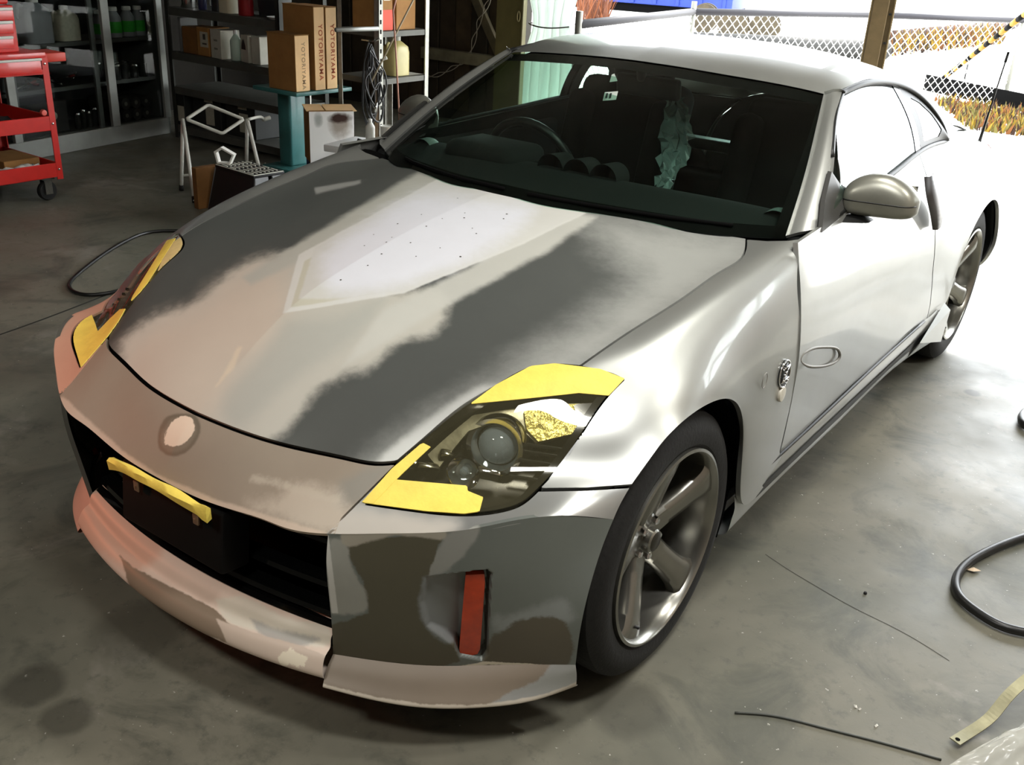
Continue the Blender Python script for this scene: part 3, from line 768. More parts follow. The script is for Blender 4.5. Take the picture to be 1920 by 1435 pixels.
# sill and skirt
GS = [[(.866,.36,.30),(.872,.36,.27),(.868,.36,.23),(.858,.36,.185),(.80,.36,.17)],
      [(.868,.63,.325),(.880,.63,.29),(.874,.63,.245),(.860,.63,.20),(.80,.63,.18)],
      [(.870,1.25,.338),(.884,1.25,.30),(.878,1.25,.255),(.862,1.25,.205),(.80,1.25,.18)],
      [(.874,1.95,.350),(.888,1.95,.31),(.884,1.95,.26),(.868,1.95,.205),(.80,1.95,.18)],
      [(.880,2.20,.36),(.896,2.18,.33),(.905,2.20,.27),(.900,2.24,.21),(.82,2.24,.18)]]
SG, _, _ = surf_grid(GS, 80, 40)
mat('sill_dark', S(70, 68, 66), .3, .6)
for mi in (None, 'only'):
    sill = panel('side_skirt', SG.reshape(-1, 3), grid_faces(80, 40), 'silver', car, .0, mi)
    bnd = SG[6:, 9:17]+np.array([.003, 0, -.001]); panel('skirt_band', bnd.reshape(-1, 3), grid_faces(*bnd.shape[:2]), 'black_trim', sill, 0, mi)
    sg = 1 if mi is None else -1
    V, F = tube_vf([(sg*.874,.42,.318),(sg*.879,.9,.326),(sg*.880,1.4,.336),(sg*.886,2.0,.346)], .006, 6, 20); mesh_obj('sill_trim', V, F, 'black_trim', sill)
    # winglet in front of the rear wheel
    V = [(sg*x, y, z) for x, y, z in ((.905,1.92,.285),(.925,2.20,.215),(.918,2.27,.33),(.893,2.25,.36),(.87,1.92,.21),(.87,2.24,.19))]
    mesh_obj('skirt_winglet', V, [(0,1,2),(0,2,3),(0,4,5,1),(1,5,2)], 'silver', sill, False)
# ---- roof
GR = [[(0,1.135,1.258),(.16,1.147,1.254),(.32,1.185,1.243),(.47,1.235,1.230),(.56,1.265,1.219),(.60,1.282,1.212)],
      [(0,1.25,1.284),(.16,1.262,1.280),(.32,1.29,1.270),(.48,1.325,1.253),(.575,1.35,1.238),(.618,1.36,1.222)],
      [(0,1.45,1.304),(.16,1.46,1.301),(.32,1.48,1.293),(.48,1.50,1.276),(.575,1.515,1.258),(.622,1.525,1.236)],
      [(0,1.70,1.308),(.16,1.71,1.305),(.32,1.72,1.296),(.48,1.74,1.276),(.57,1.75,1.254),(.618,1.755,1.226)],
      [(0,1.95,1.290),(.16,1.95,1.287),(.32,1.96,1.277),(.48,1.97,1.253),(.575,1.98,1.225),(.628,1.985,1.190)],
      [(0,2.22,1.245),(.16,2.22,1.242),(.32,2.21,1.230),(.50,2.19,1.203),(.61,2.165,1.168),(.674,2.15,1.128)],
      [(0,2.55,1.165),(.17,2.54,1.161),(.34,2.51,1.143),(.52,2.45,1.105),(.65,2.39,1.055),(.740,2.345,.985)],
      [(0,2.92,1.060),(.18,2.91,1.056),(.36,2.86,1.040),(.53,2.76,1.005),(.63,2.68,.978),(.702,2.64,.963)],
      [(0,3.28,.965),(.2,3.27,.962),(.38,3.22,.950),(.54,3.12,.925),(.61,3.05,.915),(.672,2.99,.925)],
      [(0,3.44,.940),(.2,3.43,.937),(.38,3.40,.925),(.50,3.36,.900),(.54,3.34,.885),(.565,3.38,.872)]]
SR, kvr, kur = surf_grid(GR, 220, 120); VR = SR.reshape(-1, 3); VR[::120, 0] = 0; FR = grid_faces(220, 120)
top = lambda p: np.asarray(p)[:, :2]
rw = chain([(-.1, 2.14)], sm([(0,2.14),(.25,2.13),(.42,2.15),(.50,2.22),(.52,2.45),(.48,2.75),(.40,2.98),(.2,3.05),(0,3.07)], 60), [(-.1, 3.07)])
rv, rf = clip(VR, FR, rw, top, keep_in=False)
roof = panel('roof', rv, rf, 'silver', car, .0, 'join')
rv, rf = clip(VR, FR, rw, top); panel('rear_window', rv, rf, 'hatch_glass', car, 0, 'join', offset=-.002)
# roof lining
LR = (SR-[0, 0, .03])[:120:6, ::6]; panel('roof_lining', LR.reshape(-1, 3), grid_faces(*LR.shape[:2]), mat('lining', S(24, 25, 24), .95), car, 0, 'join')
# ---- screen
cowl3 = [(0,.40,.928),(.14,.41,.926),(.28,.462,.918),(.46,.547,.906),(.62,.645,.897),(.745,.757,.892)]
top3 = [tuple(np.array(p)-[0, .003, .004]) for p in GR[0]]
mids = []
for t, b in ((.33, .022), (.66, .024)):
    mids.append([tuple((1-t)*np.array(a)+t*np.array(c)+np.array([.010*(k == 5), -b*.6*(1-.6*k/5), b*(1-.7*k/5)])) for k, (a, c) in enumerate(zip(cowl3, top3))])
GW = [cowl3, mids[0], mids[1], top3]
SW, _, _ = surf_grid(GW, 80, 80); VW = SW.reshape(-1, 3); VW[::80, 0] = 0; FW = grid_faces(80, 80)
panel('windscreen', VW, FW, 'windscreen_glass', car, 0, 'join')
# black band printed round the screen + cowl panel
bl = (SW-[0, 0, .003])
def strip(A): return A.reshape(-1, 3), grid_faces(*A.shape[:2])
fr_v, fr_f = join_vf([strip(bl[:7]), strip(bl[-7:]), strip(bl[:, -4:])])
panel('screen_border', fr_v, fr_f, 'black_void', car, 0, 'join')
ck = np.array(cowl3); GC = [ck+[0, -.045, -.03], ck+[0, -.015, -.02], ck+[0, .03, .0]]
SG, _, _ = surf_grid(GC, 8, 60); V = SG.reshape(-1, 3); V[::60, 0] = 0; panel('cowl_panel', V, grid_faces(8, 60), 'black_void', car, 0, 'join')
# wiper arms lying along the cowl
for s, x0, x1 in ((1, .10, .62), (1, -.52, .02)):
    pp = [(x, np.interp(abs(x), [c[0] for c in cowl3], [c[1] for c in cowl3])+.03, np.interp(abs(x), [c[0] for c in cowl3], [c[2] for c in cowl3])+.022) for x in np.linspace(x0, x1, 8)]
    tube('wiper', pp, .005, 'black_void', car, 6)
# ---- A pillars and side windows
edgeW = [np.array(q[-1]) for q in GW]
wl = spl([(.745,.757,.892)]+[tuple(q) for q in edgeW[1:3]]+[(.600,1.282,1.212)], 40)
dl = spl([(.806,.83,.912),(.742,1.02,1.045),(.672,1.19,1.155),(.632,1.335,1.215)], 40)
mid = (wl+dl)/2+np.array([.016, -.008, .010])
SG = np.stack([wl, (wl+mid)/2+[.006, -.006, .004], mid, (dl+mid)/2+[.006, .002, .003], dl], 1)
for mi in (None, 'only'): panel('windscreen_pillar', SG.reshape(-1, 3), grid_faces(40, 5)[:, ::-1], 'silver', car, .01, mi)
rail = spl([(.632,1.335,1.212),(.634,1.50,1.226),(.632,1.73,1.218),(.640,1.98,1.183),(.668,2.13,1.135),(.706,2.24,1.068),(.735,2.31,1.0),(.742,2.335,.968)], 60)
winlow = spl([(.806,.83,.915),(.795,1.25,.948),(.775,1.65,.968),(.760,1.92,.983),(.742,2.335,.966)], 60)
# one side surface for the windows, parametrised along the car
ys = np.linspace(.85, 2.33, 90)
upper = np.vstack([dl, rail[1:]])
def at_y(c, y): return np.array([np.interp(y, c[:, 1], c[:, 0]), y, np.interp(y, c[:, 1], c[:, 2])])
GWd = np.array([[at_y(winlow, y)*(1-t)+at_y(upper, y)*t+np.array([.018*math.sin(PI*t), 0, 0]) for t in np.linspace(0, 1, 24)] for y in ys])
VD = GWd.reshape(-1, 3)-[.006, 0, 0]; FD = grid_faces(90, 24)[:, ::-1]
bp = 1.90
doorwin = np.array([(.80,.5),(bp-.02,.5),(bp-.055,1.4),(.80,1.4)]); qwin = np.array([(bp+.045,.5),(2.5,.5),(2.5,1.5),(bp,1.5)]); bpl = np.array([(bp-.02,.5),(bp+.045,.5),(bp,1.5),(bp-.06,1.5)])
for mi in (None, 'only'):
    v, f = clip(VD, FD, doorwin, side); panel('door_window', v, f, 'side_glass', car, .004, mi)
    v, f = clip(VD, FD, bpl, side); panel('door_pillar', v, f, 'black_gloss', car, .004, mi, offset=.002)
    v, f = clip(VD, FD, qwin, side); qin = np.array([(1.985,1.005),(2.20,.998),(2.235,1.02),(2.17,1.08),(2.08,1.125),(1.99,1.15)])
    f4 = np.array([g for g in f if len(g) == 4]); v2, f2 = clip(v, f4, qin, side); panel('quarter_window', v2, f2, 'side_glass', car, 0, mi)
    v2, f2 = clip(v, f4, qin, side, keep_in=False); panel('quarter_frame', v2, f2, 'black_trim', car, .004, mi, offset=.002)
    sg = np.array([1 if mi is None else -1, 1, 1])
    tube('window_seal', upper[18:]*sg+[0, 0, .002], .010, 'black_trim', car, 6, 60)
    tube('belt_seal', winlow*sg, .008, 'black_trim', car, 6, 50)
# ---- tail: boot lid drop, rear bumper, lamps
GT = [[(0,3.44,.940),(.2,3.43,.937),(.38,3.40,.925),(.50,3.36,.900),(.565,3.38,.872)],
      [(0,3.475,.87),(.2,3.465,.868),(.40,3.43,.86),(.55,3.385,.845),(.64,3.36,.80)],
      [(0,3.47,.70),(.25,3.46,.70),(.48,3.425,.70),(.62,3.38,.70),(.715,3.35,.70)],
      [(0,3.52,.58),(.25,3.51,.58),(.50,3.465,.58),(.65,3.40,.58),(.74,3.33,.58)],
      [(0,3.52,.42),(.25,3.51,.42),(.50,3.465,.42),(.66,3.39,.42),(.75,3.31,.44)],
      [(0,3.44,.28),(.25,3.43,.28),(.50,3.39,.28),(.66,3.33,.28),(.75,3.27,.30)]]
SG, _, _ = surf_grid(GT, 60, 60); V = SG.reshape(-1, 3); V[::60, 0] = 0; panel('rear_bumper', V, grid_faces(60, 60), 'silver', car, .01, 'join')
V = SG[::4, ::4].reshape(-1, 3)-[0, .05, 0]; panel('boot_lining', V, grid_faces(15, 15), 'dash', car, 0, 'join')
mat('tail_red', S(140, 16, 14), .2, coat=.5)
tv, tf = clip(V3, F3, np.array([(3.20,.845),(3.37,.83),(3.37,.745),(3.23,.755)]), side)
for mi in (None, 'only'): panel('tail_lamp', tv, tf, 'tail_red', car, .01, mi, offset=.003)
# ---- floor pan and dark belly
bm = bmesh.new(); add_box(bm, (0, 1.35, .19), (1.56, 1.9, .05), bev=.01); add_box(bm, (0, 2.75, .21), (1.0, 1.2, .05), bev=.01); add_box(bm, (0, -.05, .19), (.95, .95, .05), bev=.01); bm_obj('floor_pan', bm, 'black_void', car)
# ---- wheel wells
for yc, r0 in ((0, .372), (2.65, .385)):
    for s in (-1, 1):
        pr = [(r0, .50), (r0, .865)]
        V, F = [], []
        n = 36
        for i in range(n+1):
            a = math.radians(-25+230*i/n)
            for x in (.52, .70, .845): V.append((s*x, yc+r0*math.cos(a), .335+r0*math.sin(a)))
        for i in range(n):
            for j in range(2): F.append((i*3+j, i*3+j+1, i*3+j+4, i*3+j+3))
        c0 = len(V); V.append((s*.52, yc, .335))
        for i in range(n): F.append((i*3, i*3+3, c0))
        mesh_obj('wheel_well', V, F, 'black_void', car)
# ---- wheels
def wheel(yc, s, r_t, wdt, xo, ang):
    """xo = outer face of the tyre; ang = direction of the first spoke"""
    zc = r_t-.004
    w = empty('wheel', (s*xo, yc, zc)); w.parent = car; w.rotation_euler = (0, 0, 0 if s > 0 else PI)
    R = .241
    prof = [(R+.002,-.012),(R+.012,-.004),(R+.035,.0),(R+.058,-.004),(r_t-.018,-.012),(r_t-.004,-.024),(r_t,-.040)]
    for k in range(1, 4):                                  # tread grooves
        x = -.04-(wdt-.08)*k/4
        prof += [(r_t,x+.005),(r_t-.007,x+.004),(r_t-.007,x-.004),(r_t,x-.005)]
    prof += [(r_t,-wdt+.04),(r_t-.015,-wdt+.012),(R+.03,-wdt),(R,-wdt+.02)]
    lathe_obj('tyre', prof, 'rubber', w, n=72, axis='x', angle=28, cap=False)
    lathe_obj('rim', [(R+.004,-.010),(R+.003,.000),(R-.004,.002),(R-.010,-.004),(R-.014,-.030),(R-.020,-.09),(R-.026,-wdt+.03),(R-.002,-wdt+.02)], 'alloy', w, n=72, axis='x', angle=40, cap=False)
    lathe_obj('brake_disc', [(.05,-.115),(.155,-.115),(.155,-.135),(.05,-.135)], 'brake_iron', w, n=48, axis='x', closed=True)
    # hub with cap
    lathe_obj('hub', [(0,-.040),(.026,-.040),(.030,-.044),(.032,-.060),(.060,-.064),(.068,-.074),(.070,-.11)], 'alloy', w, n=40, axis='x', cap=False)
    lathe_obj('hub_cap', [(0,-.036),(.020,-.037),(.025,-.040)], mat('cap_dark', S(70, 68, 62), .3, .8), w, n=30, axis='x')
    bm = bmesh.new()
    sp_V, sp_F = [], []
    rad = [.030, .062, .10, .14, .18, .212, .232]
    hw = [.036, .036, .033, .033, .037, .044, .056]
    xf_ = [-.062, -.055, -.044, -.032, -.020, -.012, -.012]
    th = [.05, .045, .040, .036, .034, .034, .036]
    rows = len(rad)
    prof2 = [(-1, -1), (-1, -.35), (-.72, -.05), (-.25, .0), (.25, .0), (.72, -.05), (1, -.35), (1, -1)]
    rr = np.linspace(rad[0], rad[-1], 26); hw_ = np.interp(rr, rad, hw); x_ = basis(rad, rr) @ np.array(xf_); th_ = np.interp(rr, rad, th)
    Vp = []
    for r, h, x, t in zip(rr, hw_, x_, th_):
        for a, b in prof2: Vp.append((x+b*t, a*h, r))
    k = len(prof2); Fp = []
    for i in range(len(rr)-1):
        for j in range(k-1): Fp.append((i*k+j, i*k+j+1, (i+1)*k+j+1, (i+1)*k+j))
        Fp.append((i*k+k-1, i*k, (i+1)*k, (i+1)*k+k-1))
    Fp += [tuple(range(k))[::-1], tuple((len(rr)-1)*k+j for j in range(k))]
    me = None
    for q in range(5):
        a = ang+q*72
        if me is None:
            o = mesh_obj('spoke', Vp, Fp, 'alloy', w, True, 50); fix_normals(o); o.data.set_sharp_from_angle(angle=math.radians(45)); me = o.data
        else:
            o = bpy.data.objects.new('spoke', me); COL.objects.link(o); o.parent = w
        o.rotation_euler = (math.radians(a-90), 0, 0)
    nut = None
    for q in range(5):
        a = math.radians(ang+36+q*72)
        if nut is None:
            o = lathe_obj('wheel_nut', [(0,.012),(.007,.012),(.010,.008),(.011,-.01)], 'chrome', w, n=6, axis='x', angle=20); nut = o.data
        else: o = bpy.data.objects.new('wheel_nut', nut); COL.objects.link(o); o.parent = w
        o.location = (-.062, .047*math.cos(a), .047*math.sin(a))
    tube('valve', [(-.03, -.20*math.sin(2.6), .20*math.cos(2.6)), (-.005, -.20*math.sin(2.6), .20*math.cos(2.6))], .004, 'black_trim', w, 6)
    return w
wheel(0, 1, .330, .225, .868, 95); wheel(0, -1, .330, .225, .868, 20)
wheel(2.65, 1, .338, .245, .872, 115); wheel(2.65, -1, .338, .245, .872, 50)
# ---- door mirrors
mat('mirror_cap', S(140, 140, 130), .35, .6, noise=.08, scale=15)
def mirror(s):
    V, F = [], []
    secs = 26; ring = 28
    X0, XW, Y0, YW, Z0 = .782, .200, 1.075, .045, .962
    for i in range(secs+1):
        t = .5-.5*math.cos(PI*i/secs)
        x = X0+XW*t
        e = max((1-abs(2*t-1)**9)**.5, .04)
        up_ = (.014+.062*math.sin(PI*min(1, (t+.10)/1.13))**.75)*(.35+.65*e); dn_ = .050*(1-.12*t-.15*(2*t-1)**4)*(.6+.4*e); dpt = .060*e*(1-.10*t)+.001
        cz = Z0+.004; cy = Y0+YW*t
        for j in range(ring):
            a = 2*PI*j/ring; c_, s_ = math.cos(a), math.sin(a)
            zz = math.copysign(abs(s_)**(.9 if s_ > 0 else .55), s_); yy = math.copysign(abs(c_)**.75, c_)
            V.append((s*x, cy-dpt*yy*(1.0 if yy > 0 else .45), cz+(up_ if zz > 0 else dn_)*zz))
    for i in range(secs):
        for j in range(ring):
            j2 = (j+1) % ring; F.append((i*ring+j, i*ring+j2, (i+1)*ring+j2, (i+1)*ring+j))
    F += [tuple(range(ring)), tuple(secs*ring+j for j in range(ring))]
    hs = mesh_obj('mirror', V, F, 'mirror_cap', car, True, 60); fix_normals(hs)
    c = [(s*(X0+XW*t), Y0+YW*t-.060*max((1-abs(2*t-1)**9)**.5, .04)*(1-.10*t)-.0015, Z0+.004) for t in np.linspace(.01, .99, 40)]
    tube('mirror_seam', c, .0018, 'black_trim', hs, 5)
    V = [(s*x, y, z) for x, y, z in ((.785,1.0,.908),(.805,.97,.908),(.875,1.04,.906),(.875,1.10,.906),(.785,1.11,.908),(.785,1.02,.922),(.85,1.05,.918),(.85,1.09,.918))]
    bm = bmesh.new(); vs = [bm.verts.new(v) for v in V]; bmesh.ops.convex_hull(bm, input=vs); bmesh.ops.bevel(bm, geom=bm.edges[:], offset=.003, segments=2, affect='EDGES')
    bm_obj('mirror_foot', bm, 'black_trim', hs, True)
    V = [(s*x, y, z) for x, y, z in ((.824,.80,.916),(.806,1.06,.928),(.780,1.06,.985),(.762,.98,1.045),(.790,.88,.985))]
    V += [(v[0]-s*.012, v[1], v[2]) for v in V]
    o = mesh_obj('sail_panel', V, [(0,1,2,3,4),(9,8,7,6,5)]+[(i, (i+1) % 5, 5+(i+1) % 5, 5+i) for i in range(5)], mat('sail', S(70, 70, 68), .45, .3), hs, False); fix_normals(o)
    V = [(s*(X0+.015+.165*t), Y0+YW*t+.0285, Z0+q) for t in (0, 1) for q in (-.04, .05)]
    mesh_obj('mirror_glass', V, [(0,1,3,2)], 'chrome', hs, False)
mirror(1); mirror(-1)
# ---- door handles, badge, repeater, aerial
for s, d in ((1, doors[0]), (-1, doors[1])):
    a = spl([P(1741,328, x=.845), P(1752,365, x=.868), P(1757,400, x=.88), P(1755,428, x=.885)], 14); V = []; F = []
    for i, p in enumerate(a):
        t = i/13; hw = .016*math.sin(PI*(.12+.8*t))**.8+.002
        for (u, w_) in ((-1, 0), (-.6, .013), (.6, .013), (1, 0)): V.append((s*(p[0]+w_-.002), p[1]+u*hw*5.0, p[2]))
    for i in range(13):
        for j in range(3): F.append((i*4+j, i*4+j+1, i*4+5+j, i*4+4+j))
    mesh_obj('door_handle', V, F, mat('handle_dark', S(48, 44, 42), .3, .6), d, True, 50)
def disc_on(px, py, rad, th, m, name, n=32, dome=.3):
    p, nn = on1(px, py); up = np.array([0, 0, 1.])-nn*nn[2]; up /= np.linalg.norm(up); sd = np.cross(up, nn); V, F = [], []
    for k, (rr, h) in enumerate(((1, -.004), (1, th*.7), (.92, th), (.0, th*(1+dome)))):
        for i in range(n):
            a = 2*PI*i/n; V.append(p+nn*h+rad*rr*(sd*math.cos(a)+up*math.sin(a)))
    for k in range(3):
        for i in range(n): i2 = (i+1) % n; F.append((k*n+i, k*n+i2, (k+1)*n+i2, (k+1)*n+i))
    o = mesh_obj(name, V, F, m, wingL, True, 40); fix_normals(o); return o, p, nn, sd, up
o, c, nn, sd, up = disc_on(1468, 699, .037, .004, mat('badge_dark', S(26, 27, 28), .2, .5), 'wing_badge'); o['label'] = 'round dark badge with bright slanted strokes'
tube('badge_ring', [c+nn*.004+.036*(sd*math.cos(a)+up*math.sin(a)) for a in np.linspace(0, 2*PI, 40)[:-1]], .0022, 'chrome', wingL, 6, closed=True)
for pts in (((-.020, .016), (.022, .020)), ((.022, .018), (-.022, -.016)), ((-.022, -.018), (.020, -.014))):
    tube('badge_stroke', [c+nn*.0062+sd*a+up*b for a, b in pts], .0026, 'chrome', wingL, 6)
o, c, nn, sd, up = disc_on(1465, 739, .021, .007, mat('repeater', S(205, 200, 185), .3, coat=.5), 'repeater_lamp'); o['label'] = 'small pale round side repeater'
tube('badge_outline', [(P(1434,714, x=.8895)+np.array([0, .014*math.cos(a), .02*math.sin(a)])) for a in np.linspace(0, 2*PI, 24)[:-1]], .0012, mat('wax_mark', S(140, 138, 132), .5), wingL, 5, closed=True)
# chalked loop on the door
lp = sm([(1505,664),(1520,655),(1550,651),(1572,657),(1574,670),(1560,682),(1530,688),(1508,684),(1500,676)], 40, True)
tube('wax_loop', [P(a, b, x=.8855+.0*a) for a, b in lp[:-1]], .0045, mat('wax_loop_mark', S(120, 118, 112), .5), doors[0], 5, closed=True)
ab = P(1830, 285, x=.74); at_ = P(1891, 98, x=.74)
tube('aerial', [ab, ab+(at_-ab)*.12, ab+(at_-ab)*.4], [.016, .007, .005], 'black_trim', car, 8); tube('aerial_whip', [ab+(at_-ab)*.38, ab+(at_-ab)*.93], .0034, 'black_trim', car, 6); tube('aerial_tip', [ab+(at_-ab)*.90, at_], .006, 'black_trim', car, 6)
# ---- cabin
bm = bmesh.new()
def soft(name, boxes, m, parent=car, bev=.03):
    bm = bmesh.new()
    for c, s, r in boxes: add_box(bm, c, s, r, min(bev, min(s)*.45), 3)
    return bm_obj(name, bm, m, parent, True)
GDs = [[(0,.46,.895),(.3,.52,.890),(.55,.64,.882),(.72,.76,.875)], [(0,.70,.915),(.3,.72,.915),(.55,.78,.91),(.72,.84,.90)], [(0,.93,.905),(.3,.95,.905),(.55,.97,.90),(.74,.98,.895)], [(0,.98,.84),(.3,1.0,.84),(.55,1.01,.83),(.74,1.02,.83)], [(0,.90,.60),(.3,.90,.60),(.55,.9,.60),(.74,.9,.60)]]
SG, _, _ = surf_grid(GDs, 40, 40); V = SG.reshape(-1, 3); V[::40, 0] = 0; dash = panel('dashboard', V, grid_faces(40, 40), 'dash', car, 0, 'join')
soft('gauge_hood', [((-.37, .90, .925), (.30, .22, .09), (0, 0, 0))], 'dash', dash, .04)
for k in range(3): lathe_obj('gauge_pod', [(.03,0),(.045,.0),(.05,-.09)], 'dash', dash, (.10-.10*k, .93, .925), 24, 'y', cap=False)
tube('steering_wheel', [(-.37+.185*math.cos(a), 1.13-.06*math.sin(a), .84+.175*math.sin(a)) for a in np.linspace(0, 2*PI, 40)[:-1]], .016, 'black_trim', car, 8, closed=True)
soft('steering_boss', [((-.37, 1.13, .83), (.13, .07, .11), (-.3, 0, 0)), ((-.37, 1.13, .84), (.34, .03, .035), (-.3, 0, 0)), ((-.37, 1.11, .74), (.04, .03, .16), (-.3, 0, 0))], 'black_trim')
for s in (-1, 1):
    seat = soft('seat', [((s*.37, 1.45, .50), (.50, .52, .17), (.1, 0, 0))], 'seat_cloth', car, .06)
    soft('seat_backrest', [((s*.37, 1.78, .80), (.48, .15, .62), (-.28, 0, 0)), ((s*.37-.19, 1.72, .80), (.10, .2, .5), (-.28, 0, 0)), ((s*.37+.19, 1.72, .80), (.10, .2, .5), (-.28, 0, 0))], 'seat_cloth', seat, .05)
    soft('headrest', [((s*.37, 1.90, 1.15), (.26, .10, .16), (-.2, 0, 0))], 'seat_cloth', seat, .04)
soft('rear_bulkhead', [((0, 2.12, .58), (1.45, .2, .30), (0, 0, 0))], 'dash', car, .05)
soft('strut_brace', [((0, 2.30, .81), (1.2, .09, .05), (0, 0, 0))], mat('brace_silver', S(190, 196, 192), .4, .4), car, .02)
# rear view mirror
soft('rear_view_mirror', [((.02, 1.22, 1.17), (.24, .03, .07), (.2, 0, 0)), ((.0, 1.20, 1.215), (.03, .03, .06), (.2, 0, 0))], 'black_trim', car, .012)
# stickers and plastic film seen through the screen
def onW(px, py):
    q = proj(VW); i = np.argmin(((q-[px, py])**2).sum(1)); qm = proj(VW*[-1, 1, 1]); k = np.argmin(((qm-[px, py])**2).sum(1))
    return VW[i] if ((q[i]-[px, py])**2).sum() < ((qm[k]-[px, py])**2).sum() else VW[k]*[-1, 1, 1]
def sticker(name, pxs, m):
    V = [onW(a, b)+np.array([0, .004, -.004]) for a, b in pxs]; c = sum(V)/len(V)
    # true plane: push every corner along the sight line onto the tangent plane of the screen
    n = np.array([0, -.80, .60]); out = []
    for a, b in pxs:
        d = RX*((a-W/2)/FPX)-UX*((b-H/2)/FPX)+FX; t = ((c-CAM)@n)/(d@n); out.append(CAM+d*t)
    return mesh_obj(name, out, [tuple(range(len(out)))], m, car, False)
mat('sticker_white', S(205, 215, 208), .6); mat('sticker_ink', S(40, 50, 48), .6)
o = sticker('inspection_sticker', [(1147,140),(1152,138),(1158,152),(1143,154)], 'sticker_white')
st = sticker('date_sticker', [(1134,173),(1159,171),(1155,187),(1130,189)], 'sticker_white')
for a in range(3):
    o = sticker('sticker_print', [(1137+a*7,176),(1141+a*7,175.6),(1139+a*7,185),(1135+a*7,185.4)], 'sticker_ink'); o.location = (0, -.002, .002)
# crumpled protective film hung over the passenger seat
rs = np.random.RandomState(3)
fb = spl([P(1258,155, y=1.40), P(1275,200, y=1.42), P(1280,250, y=1.40), P(1268,310, y=1.35), P(1245,355, y=1.25), P(1226,388, y=1.15)], 26)
V, F = [], []
for i, p in enumerate(fb):
    t = i/25; wd_ = .012+.048*math.sin(PI*min(1, t*1.25))*(1-t*.3)
    for j in range(9):
        u = j/8-.5; V.append(p+RX*(u*wd_*2-wd_*.4)+np.array([rs.uniform(-.014, .014), rs.uniform(-.018, .018), rs.uniform(-.012, .012)]))
for i in range(25):
    for j in range(8): F.append((i*9+j, i*9+j+1, i*9+10+j, i*9+9+j))
m = bpy.data.materials.new('plastic_film'); m.use_nodes = True; MATS['plastic_film'] = m; n = m.node_tree; out = n.nodes['Material Output']
b = n.nodes['Principled BSDF']; b.inputs['Base Color'].default_value = S(205, 230, 226); b.inputs['Roughness'].default_value = .08; b.inputs['Alpha'].default_value = .34
film = mesh_obj('protective_film', V, F, m, car, False); film['label'] = 'crumpled clear plastic film over the seat'
# door cards
for s in (-1, 1):
    soft('door_card', [((s*.765, 1.30, .68), (.05, 1.1, .44), (0, 0, 0)), ((s*.74, 1.35, .66), (.06, .8, .10), (0, 0, 0))], 'dash', car, .025)
    lathe_obj('air_vent', [(.040,0),(.048,-.004),(.052,-.02),(.050,-.06)], mat('vent_trim', S(120, 135, 130), .4, .3), dash, (s*.665, .92, .885), 28, 'y', cap=False)
    lathe_obj('air_vent_core', [(0,-.02),(.04,-.02)], 'black_trim', dash, (s*.665, .92, .885), 28, 'y')
